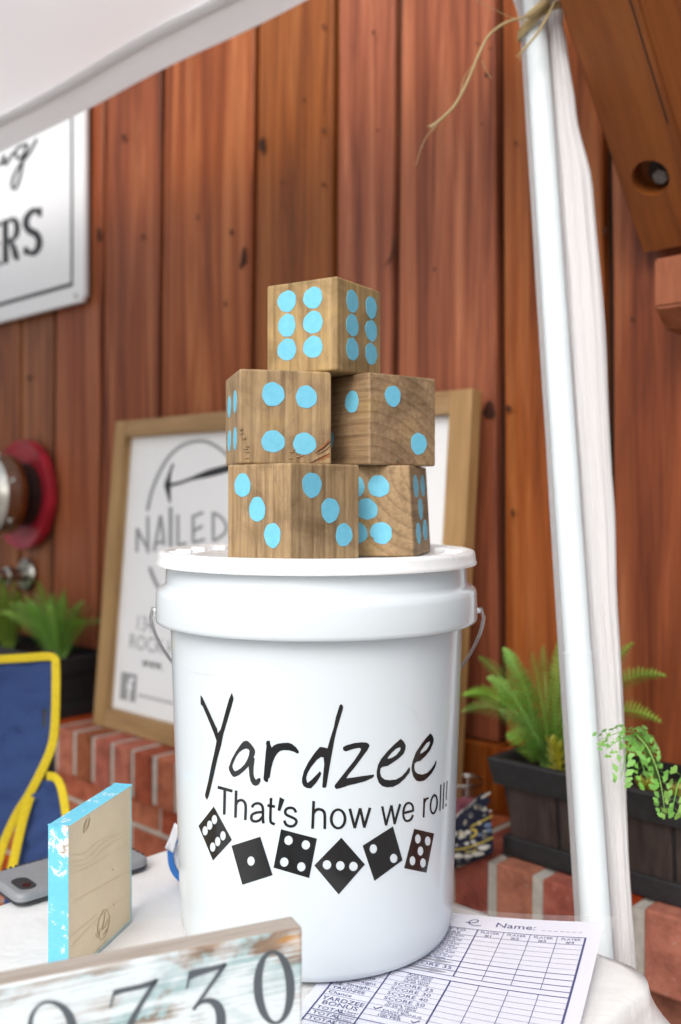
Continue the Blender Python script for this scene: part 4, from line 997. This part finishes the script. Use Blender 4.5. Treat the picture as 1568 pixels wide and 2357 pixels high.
# ================================================================== PHONE
ph = empty('phone', PZ(190, 2010, TT), 'phone in a grey case lying on the tablecloth behind the pine block', 'phone')
pA = PZ(85, 2066, TT+.004); pdir = Vector((.735,.678,0)).normalized(); pnr = Vector((-pdir.y, pdir.x, 0))
pc = pA+pdir*.055+pnr*.036; pc.z = TT+.0062; rp = Matrix((pdir, pnr, Z)).transposed()
def rbox(sx, sy, sz, r, bev):
    """slab with rounded corners and a rounded upper and lower edge"""
    bm = bmesh.new(); rings = []
    lay = [(-1, 1), (-.5, .4), (0, 0)]; zsl = [(-sz/2, bev), (-sz/2+bev*.3, bev*.35), (-sz/2+bev, 0), (sz/2-bev, 0), (sz/2-bev*.3, bev*.35), (sz/2, bev)]
    for z, ins in zsl:
        ring = []
        for cx, cy, a0 in ((1,1,0), (-1,1,90), (-1,-1,180), (1,-1,270)):
            for k in range(8):
                a = R(a0+90*k/7); rr = r-ins; ring.append(bm.verts.new((cx*(sx/2-r)+rr*math.cos(a), cy*(sy/2-r)+rr*math.sin(a), z)))
        rings.append(ring)
    n = len(rings[0])
    for a, b in zip(rings, rings[1:]):
        for k in range(n): bm.faces.new([a[k], a[(k+1) % n], b[(k+1) % n], b[k]])
    bm.faces.new(rings[0][::-1]); bm.faces.new(rings[-1]); return bm
link('case', bmesh_to('case', rbox(.152, .078, .0115, .012, .0035), M['phonecase']), ph, pc, rot=rp)
link('bumper', bmesh_to('bumper', rbox(.1528, .0788, .0036, .0124, .001), M['phoneblack']), ph, pc-Z*.0035, rot=rp)
cam_o = pc+pdir*(-.058)+pnr*(-.012)+Z*.0058
link('camera_window', bmesh_to('camera_window', rbox(.018, .034, .0012, .0085, .0003), M['phoneblack']), ph, cam_o, rot=rp)
v, f = tube_vf([cam_o-pnr*.007+Z*.0004, cam_o-pnr*.007+Z*.0012], .0042, 16); mk('lens', v, f, plain('lens_glass', (.05,.012,.012), .1), ph)
for k in range(22): 
    q = pc+pdir*(-.055+.006*k)+pnr*.0385+Z*.0045
    if k == 0: gm = bmesh_to('grip_rib', box_bm(.0026, .006, .003, .0006, 1), M['phoneblack'])
    link('grip_rib', gm, ph, q, rot=rp)
for k in range(5):
    q = pc+pdir*.0760-pnr*(-.02+.010*k)+Z*.001
    if k == 0: gm2 = bmesh_to('grip_rib', box_bm(.003, .004, .009, .0006, 1), M['phoneblack'])
    link('grip_rib', gm2, ph, q, rot=rp)

# ================================================================== TAPE ROLL BEHIND THE BUCKET
tc_ = Vector((-.1475, 1.008, TT+.0345))
tr = empty('tape_roll', (tc_.x, tc_.y, TT), 'roll with blue rim standing on the table behind the bucket', 'tape roll')
rt_ = Matrix.Rotation(R(90), 3, 'X'); rt_ = Matrix.Rotation(R(12), 3, 'Z') @ rt_
sharp(link('blue_rim', lathe_me('blue_rim', [(.0285,-.009), (.0345,-.009), (.0345,.009), (.0285,.009), (.0285,-.009)], M['tape'], 48), tr, tc_, rot=rt_))
sharp(link('core', lathe_me('core', [(.0,-.006), (.028,-.006), (.028,.006), (0,.006)], M['whitecard'], 48), tr, tc_, rot=rt_))
o = sheet_mesh('paper_slip', lambda a, b: P3(381+18*a+22*b*(1-a*.3), 1952-58*b+10*a, .975+.006*math.sin(b*3+a*2)), 8, 10, M['whitecard'], None); tag(o, 'crumpled white paper slip against the blue rimmed roll', 'paper')

# ================================================================== FOLDING CAMP CHAIR
ch = empty('camp_chair', P3(40, 1700, 1.45)*1, 'navy canvas folding chair with yellow edging behind the table', 'chair')
ch.location.z = 0; MW[ch.name] = Matrix.Translation(ch.location)
YC = 1.45
def cy_(px, py): return YC + .10*((1750-py)/500.0) - .00035*(px-60) + .012*noise.noise((px*.01, py*.008, 0))
def CH(px, py, o=0): return P3(px, py, cy_(px, py)-o)
edge = [(-170,1545), (-60,1523), (60,1514), (112,1509), (127,1514), (131,1530), (131,1600), (128,1680), (118,1728), (95,1780), (66,1835), (40,1880), (15,1925), (-10,1985), (-30,2040), (-170,2040)]
def canvas(name, poly, off=0, step=18):
    bm = flat_bm([poly], 1, step); y = min(p[1] for p in poly)+step
    while y < max(p[1] for p in poly): bmesh.ops.bisect_plane(bm, geom=bm.verts[:]+bm.edges[:]+bm.faces[:], plane_co=(0,y,0), plane_no=(0,1,0)); y += step
    for v_ in bm.verts:
        x, y = v_.co.x, v_.co.y; v_.co = CH(x, y, off+.013*noise.noise((x*.012+y*.03, y*.035-x*.012, 5))+.003*noise.noise((x*.03, y*.08, 2)))
    c = Vector((0,0,0)); 
    for v_ in bm.verts: c += v_.co
    c /= len(bm.verts)
    for v_ in bm.verts: v_.co -= c
    o = link(name, bmesh_to(name, bm, M['navy'], True), ch, c); s = o.modifiers.new('thick', 'SOLIDIFY'); s.thickness = .003; s.offset = 0; return o
canvas('back_canvas', edge)
def strap(name, pts, wd=.0068, off=.017):
    c = catmull([CH(x, y, off) for x, y in pts], 6); v = []; f = []
    for i, p in enumerate(c):
        t_ = (c[min(i+1,len(c)-1)]-c[max(i-1,0)]).normalized(); sd = t_.cross(Vector((0,1,0))).normalized()
        for (a, b) in ((-1,0), (-.8,-.45), (0,-.62), (.8,-.45), (1,0), (0,.4)): v.append(p+sd*wd*a+Vector((0,1,0))*wd*.12*b)
    for i in range(len(c)-1):
        for k in range(6): f.append([i*6+k, i*6+(k+1) % 6, (i+1)*6+(k+1) % 6, (i+1)*6+k])
    return mk(name, v, f, M['yellow'], ch, True)
strap('edging', [(-170,1545), (-60,1523), (60,1514), (108,1511), (125,1516), (129,1535), (129,1600), (126,1680), (116,1728), (93,1780), (66,1832)])
strap('edging', [(66,1832), (40,1873), (15,1925), (2,1965), (-18,2030)])
canvas('side_canvas', [(66,1840), (85,1805), (118,1788), (136,1806), (150,1860), (160,1930), (166,2010), (166,2080), (10,2080), (22,2020), (42,1930)], .012)
strap('edging', [(70,1832), (55,1880), (42,1935), (30,1990), (18,2040)], .0070, .034)
strap('edging', [(108,1786), (128,1790), (142,1815), (151,1865), (158,1920), (162,1990)], .0065, .034)
for a, b, c_, d in ((112,1500,112,1810), (-160,1535,-160,1900)):
    p, q = CH(a, b, -.014), CH(c_, d, -.014); tube('frame_tube', [p, q, Vector((q.x+.03, q.y-.05, .0))], .010, M['blackm'], ch, 12)
tube('frame_tube', [CH(112,1810,-.03), Vector((CH(112,1810).x-.10, 1.72, 0))], .009, M['blackm'], ch, 12)
tube('frame_tube', [CH(-160,1900,-.03), Vector((CH(-160,1900).x+.10, 1.72, 0))], .009, M['blackm'], ch, 12)

# ================================================================== PLANTERS
def planter(ua, ub_, label, npan):
    c = W((ua+ub_)/2, .10, LZ); p = empty('planter_box', c, label, 'planter', 'planters along the brick ledge')
    d0, d1 = .034, .166; zb, zr0, zr1 = LZ+.0016, LZ+.108, LZ+.147; fl_ = .010
    wbox('base_band', ua, ub_, d0-.004, d1, zb, zb+.030, M['planter'], p, .003)
    pw = (ub_-ua-.016)/npan
    for k in range(npan):
        u0, u1 = ua+.008+k*pw, ua+.008+(k+1)*pw
        bm = box_bm(u1-u0-.006, .006, zr0-zb-.028, .0012, 1); sh_ = fl_/(zr0-zb)
        for v_ in bm.verts: v_.co.y -= sh_*(v_.co.z+(zr0-zb)*.5)
        link('panel', bmesh_to('panel', bm, M['planterpanel']), p, W((u0+u1)/2, d0+.005, (zr0+zb+.030)/2), WR)
    # inner tub
    def tub(name, prof):
        v = []
        for (o_, z) in prof: v += [W(ua+.012-o_, d0+.006-o_, z), W(ub_-.012+o_, d0+.006-o_, z), W(ub_-.012+o_, d1-.004+min(o_, .004), z), W(ua+.012-o_, d1-.004+min(o_, .004), z)]
        f = [[j*4+k, j*4+(k+1) % 4, (j+1)*4+(k+1) % 4, (j+1)*4+k] for j in range(len(prof)-1) for k in range(4)]
        o = mk(name, v, f, M['planter'], p); return o
    tub('tub', [(0, zb+.028), (fl_, zr0+.004)])
    tub('rim', [(fl_-.002, zr0-.002), (fl_+.010, zr0), (fl_+.017, zr1-.003), (fl_+.015, zr1), (fl_+.005, zr1), (fl_+.003, zr1-.005), (fl_-.004, zr0+.002)])
    mk('soil', [W(ua+.006, d0, zr1-.020), W(ub_-.006, d0, zr1-.020), W(ub_-.006, d1-.006, zr1-.020), W(ua+.006, d1-.006, zr1-.020)], [[0,1,2,3]], M['soil'], p)
    return p
planter(-.792, -.10, 'black and brown planter box holding ferns, beside the patterned pouch', 8)
planter(-2.74, -2.035, 'black and brown planter box beside the framed sign, behind the chair', 8)

# ------------------------------------------------------------------ ferns
def frond_me(base, tip, lift, side=1.0, pin=.034, npair=22, bend=.3, mat='fern'):
    base, tip = Vector(base), Vector(tip); mid_ = (base+tip)/2+Vector((0,0,lift))
    pts = []
    for k in range(npair*2+1):
        t_ = k/(npair*2); pts.append((1-t_)**2*base+2*t_*(1-t_)*mid_+t_*t_*tip)
    v, f = tube_vf(pts[::4]+[pts[-1]] if (len(pts)-1) % 4 else pts[::4], lambda t: .0012*(1-t)+.0003, 4)
    ref = Vector((0,-1,0)) if abs((tip-base).normalized().y) < .8 else Vector((1,0,0))
    for k in range(2, npair*2):
        t_ = k/(npair*2); p = pts[k]; tg = (pts[min(k+1,len(pts)-1)]-pts[k-1]).normalized()
        sd = tg.cross(ref).normalized(); nr = sd.cross(tg)
        L = pin*(math.sin(math.pi*min(1, .16+t_*.84))**.7)*(1-.25*t_)*random.uniform(.9,1.08)
        wdt = (tip-base).length/(npair*2)*.24
        for s_ in (1, -1):
            d_ = (sd*s_+tg*.38+nr*random.uniform(-.25,.1)).normalized(); b = len(v)
            q = p+d_*L
            tl = nr*wdt*1.1; v += [p-tg*wdt-tl, p+d_*L*.45-tg*wdt*.95-tl, q-nr*L*.18, p+d_*L*.5+tg*wdt*.85+tl, p+tg*wdt*.9+tl]
            f += [[b, b+1, b+3, b+4], [b+1, b+2, b+3]]
    return v, f
def fern(name, label, base, tips, Ys, pin, lifts, group, mat='fern', cat='fern', npair=22):
    r = empty(name, base, label, cat, group)
    for (tx_, ty_), y, l in zip(tips, Ys, lifts):
        tp = P3(tx_, ty_, y); v, f = frond_me(base+Vector((random.uniform(-.012,.012), random.uniform(-.012,.012), 0)), tp, l, pin=pin, npair=npair)
        mk('frond', v, f, M[mat], r)
    return r
soilz = LZ+.127
b1 = W(wall_u(1262, .09), .09, soilz)
fern('fern', 'bright green sword fern in the planter by the patterned pouch', b1,
     [(1100,1510), (1158,1490), (1250,1482), (1290,1462), (1062,1602), (1060,1640), (1150,1632), (1212,1560), (1330,1500), (1460,1476), (1536,1556), (1525,1664), (1400,1560), (1190,1640), (1310,1640), (1120,1560), (1225,1500), (1165,1690), (1145,1585), (1270,1550), (1195,1540)],
     [1.42, 1.50, 1.46, 1.50, 1.48, 1.42, 1.34, 1.44, 1.46, 1.42, 1.38, 1.36, 1.44, 1.36, 1.36, 1.52, 1.40, 1.34, 1.38, 1.38, 1.44], .026,
     [.05, .06, .01, .01, .08, .08, .03, .02, .02, .03, .09, .09, .04, .02, .02, .06, .02, .03, .05, .01, .03], 'ferns in the planters', npair=15)
def left_fern(px0, label, mat, spread, hgt, seed, n=15, pin=.026):
    random.seed(seed); b = W(wall_u(px0, .09), .09, soilz)
    r = empty('fern', b, label, 'fern', 'ferns in the planters')
    for k in range(n):
        a = -1+2*(k+.5)/n; tp = b+U*(spread*a*random.uniform(.8,1.1))+DV*random.uniform(-.08,.05)+Z*(hgt*(1-.45*abs(a))*random.uniform(.75,1.08))
        v, f = frond_me(b+U*.03*a, tp, .02+.05*abs(a), pin=pin, npair=13); mk('frond', v, f, M[mat], r)
left_fern(132, 'dark green upright fern between the chair and the framed sign', 'fern', .19, .20, 3, 34)
left_fern(18, 'yellow green feathery plant under the silver pipe fitting', 'lime', .17, .19, 5, 32, .024)
left_fern(-75, 'bright green spreading fern under the red wall plate', 'fern', .19, .25, 8, 30, .026)
random.seed(21)
def sedum(px, py, d, label, sc=1.0):
    u = wall_u(px, d); b = W(u, d, soilz+.004); r = empty('sedum', b, label, 'succulent', 'yellow sedums in the planter')
    top = PP(px, py, W(0, d, 0), DV)
    for st in range(3):
        tp = top+U*random.uniform(-.012,.012)*sc+Z*random.uniform(-.012,.006); sg_ = catmull([b, (b+tp)/2+U*.004*st, tp], 4)
        v, f = tube_vf(sg_, .0012, 5)
        for k in range(26):
            t_ = .25+.75*k/25; p = sg_[min(len(sg_)-1, int(t_*(len(sg_)-1)))]+(Z*(t_*8 % 1)*.002); a = k*2.4
            d_ = (Vector((math.cos(a), math.sin(a), 0))*(1.1-t_*.5)+Z*(.25+.9*t_)).normalized(); L = .0135*sc; sd = d_.cross(Z).normalized()*.0019; b0 = len(v)
            v += [p-sd*.6, p+sd*.6, p+d_*L*.6+sd, p+d_*L, p+d_*L*.6-sd]; f += [[b0, b0+1, b0+2, b0+3, b0+4]]
        mk('sprig', v, f, M['sedum'], r)
sedum(1280, 1715, .03, 'yellow needle leaved sedum at the foot of the sword fern', 1.25)
sedum(1488, 1800, .05, 'yellow sedum under the maidenhair spray', 1.0)
sedum(1552, 1806, .04, 'yellow sedum at the end of the planter soil', 1.0)
# maidenhair
def maiden(label, base, stems):
    r = empty('maidenhair_fern', base, label, 'fern', 'maidenhair ferns in the planter')
    for pts, nl, ls in stems:
        c = catmull([P3(*p) for p in pts], 8); v, f = tube_vf(c, lambda t: .0009*(1-t)+.0003, 5); mk('stem', v, f, M['maiden'], r)
        v = []; f = []
        for k in range(nl):
            t_ = .12+.88*k/(nl-1); i = min(len(c)-2, int(t_*(len(c)-1))); p = c[i]; tg = (c[i+1]-c[i]).normalized()
            for s_ in (1, -1):
                sd = tg.cross(Vector((0,-1,0))).normalized()*s_; d_ = (sd+tg*.4+Vector((0,random.uniform(-.5,.5),-.35))).normalized()
                q = p+d_*.007*random.uniform(.6,1.2); L = ls*.72*random.uniform(.7,1.2); x_ = d_; y_ = d_.cross(Vector((random.uniform(-.4,.4),-1,random.uniform(-.4,.4)))).normalized(); b0 = len(v); v.append(q)
                for j in range(7):
                    a = R(-58+116*j/6); rr = L*(1 if j % 2 else .84); v.append(q+(x_*math.cos(a)+y_*math.sin(a))*rr)
                f.append([b0+j for j in range(8)])
                b1_ = len(v); v += [p, q, q+y_*.0004]; f.append([b1_, b1_+1, b1_+2])
        tag(mk('leaflets', v, f, M['maiden'], r), kind='stuff')
mb = W(wall_u(1500, .06), .06, soilz)
bp = (1510, 1800, 1.26)
maiden('pale green maidenhair fern arching over the planter rim', mb,
  [([bp, (1502,1735,1.15), (1482,1698,1.06), (1455,1684,1.00), (1418,1688,.97), (1378,1704,.955)], 17, .0062),
   ([bp, (1490,1728,1.12), (1462,1692,1.02), (1445,1720,.98), (1436,1760,.965), (1430,1790,.96)], 10, .0090),
   ([bp, (1490,1725,1.12), (1465,1692,1.02), (1490,1720,.98), (1512,1770,.97), (1524,1820,.965), (1530,1868,.96)], 20, .0074),
   ([bp, (1488,1735,1.12), (1462,1700,1.02), (1470,1735,.99), (1482,1770,.98), (1492,1800,.975)], 12, .0068),
   ([bp, (1495,1730,1.13), (1470,1694,1.03), (1440,1696,.99), (1410,1712,.97), (1395,1726,.96)], 12, .0056)])
maiden('pale green maidenhair frond hanging at the end of the planter', W(wall_u(1640, .06), .06, soilz),
  [([(1640,1840,1.14), (1620,1780,1.06), (1590,1772,1.0), (1565,1795,.97), (1553,1838,.96), (1548,1868,.96)], 11, .0092)])

# ================================================================== GLASS JAR AND POUCH ON THE LEDGE
jc = W(wall_u(1064, .085), .085, LZ+.0016); 
jr = empty('glass_jar', jc, 'clear glass jar with pink candle behind the patterned pouch', 'jar')
jp = [(0,.003), (.029,.003), (.031,.006), (.0315,.066), (.0330,.069), (.0330,.075), (.0318,.076), (.0298,.074), (.0293,.068), (.0290,.009), (0,.006)]
sharp(link('jar', lathe_me('jar', jp, M['glass'], 48), jr, jc), 50)
sharp(link('candle', lathe_me('candle', [(0,.0068), (.028,.0096), (.028,.046), (.02,.047), (0,.047)], M['pink'], 40), jr, jc), 50)
sharp(link('rim', lathe_me('rim', [(.0331,.0725), (.0338,.073), (.0340,.0755), (.0335,.0768), (.0322,.0768), (.0318,.0755)], M['chrome'], 48), jr, jc), 60)
pz_ = empty('zip_pouch', W(wall_u(1080, .02), .02, LZ+.001), 'navy zip pouch printed with cream and yellow paisley', 'pouch')
# a soft wedge: outline seen from the front, swollen in the middle
pc_o = [(1000,1900), (1036,1888), (1075,1855), (1108,1826), (1114,1826), (1120,1848), (1130,1890), (1135,1930), (1134,1960), (1112,1974), (1080,1988), (1040,2000), (1000,2004)]
ctrp = Vector((1070, 1925)); base_d = .012; v = []; f = []; nO = len(pc_o); nr_ = 7
def PD(px, py, d): return PP(px, py, W(0, d, 0), DV)
def dpl(py): return .020-.036*min(1, max(0, (py-1870)/120))
def pouch_pt(px, py, bulge): return PD(px, py, dpl(py)-bulge*.026)
oo = catmull([Vector((x, y, 0)) for x, y in pc_o+[pc_o[0]]], 4)[:-1]; nO = len(oo)
for side in (1, -1):
    for k in range(nr_+1):
        t_ = k/nr_
        for q in oo:
            x, y = ctrp.x+(q.x-ctrp.x)*t_, ctrp.y+(q.y-ctrp.y)*t_
            p = pouch_pt(q.x, q.y, 0); c = PD(ctrp.x, ctrp.y, dpl(ctrp.y)); pp_ = c+(p-c)*t_
            bl = math.sqrt(max(0, 1-t_*t_)); pp_ = pp_ - DV*side*.024*bl*(.4+.6*min(1, max(0, (pp_.z-.60)/-.09+1.1)))
            v.append(pp_)
    b = (0 if side == 1 else (nr_+1)*nO)
    for k in range(nr_):
        for i in range(nO): f.append([b+k*nO+i, b+k*nO+(i+1) % nO, b+(k+1)*nO+(i+1) % nO, b+(k+1)*nO+i])
o = mk('pouch_body', v, f, M['paisley'], pz_, True)
def on_pouch(px, py): 
    p = PD(px, py, dpl(py))
    best = 1e9; 
    # radial position inside the outline
    a = math.atan2(py-ctrp.y, px-ctrp.x); rmax = None
    for i in range(nO):
        q = oo[i]; r_ = oo[(i+1) % nO]; a0 = math.atan2(q.y-ctrp.y, q.x-ctrp.x); a1 = math.atan2(r_.y-ctrp.y, r_.x-ctrp.x)
        d0 = abs((a-a0+math.pi) % (2*math.pi)-math.pi)
        if d0 < best: best = d0; rmax = math.hypot(q.x-ctrp.x, q.y-ctrp.y)
    t_ = min(.97, math.hypot(px-ctrp.x, py-ctrp.y)/rmax); bl = math.sqrt(1-t_*t_)
    return p-DV*(.024*bl*(.4+.6*min(1, max(0, (p.z-.60)/-.09+1.1)))+.0008)
zP = zc((1600,2700), 3.136)
def pm(name, lst, mat):
    fl = Flat()
    for pts, wd in lst: fl.rib(conv(pts, zP), wd, 4 if len(pts) > 2 else 0)
    fl.build(name, on_pouch, M[mat], pz_)
pm('zip_band', [([(190,1030), (330,905), (500,785), (630,725)], [20,20,20,12])], 'navycotton')
pm('yellow_piping', [([(245,1260), (290,1150), (350,1065), (520,990), (665,910)], 3.4), ([(250,1268), (400,1258), (560,1212), (680,1155)], 3.4), ([(470,1045), (515,1060), (525,1105), (475,1140)], 4.5), ([(420,1290), (480,1300), (540,1270)], 3), ([(250,1330), (300,1300)], 3)], 'ochre')
pm('cream_edge', [([(205,965), (340,845), (480,745), (640,645)], 4.5)], 'cream')
fl = Flat()
random.seed(12)
for x, y, rx, ry in ((340,1340,55,30), (440,1350,44,26), (540,1330,60,30), (600,1260,50,30), (370,1120,30,26), (440,1075,32,22), (440,1200,26,18), (500,1180,24,16), (560,900,34,12), (450,965,44,10), (640,855,20,10), (250,1390,18,12), (600,1080,14,10), (330,1215,14,12)):
    cx, cy = zP(x, y); fl.dot(cx, cy, rx/3.136*.6272, ry/3.136*.6272, 14, .12, -.5)
fl.build('cream_motif', on_pouch, M['cream'], pz_)
fl = Flat()
for x, y, rx, ry in ((625,1015,34,26), (640,1075,26,24), (560,1110,22,16), (470,1290,18,12)):
    cx, cy = zP(x, y); fl.dot(cx, cy, rx/3.136*.6272, ry/3.136*.6272, 14, .1, -.4)
fl.build('blue_motif', on_pouch, M['slateblue'], pz_)
v, f = tube_vf([PD(*zP(228, 1128), -.012), PD(*zP(228, 1128), -.017)], .004, 10); mk('zip_pull', v, f, M['chrome'], pz_, True)
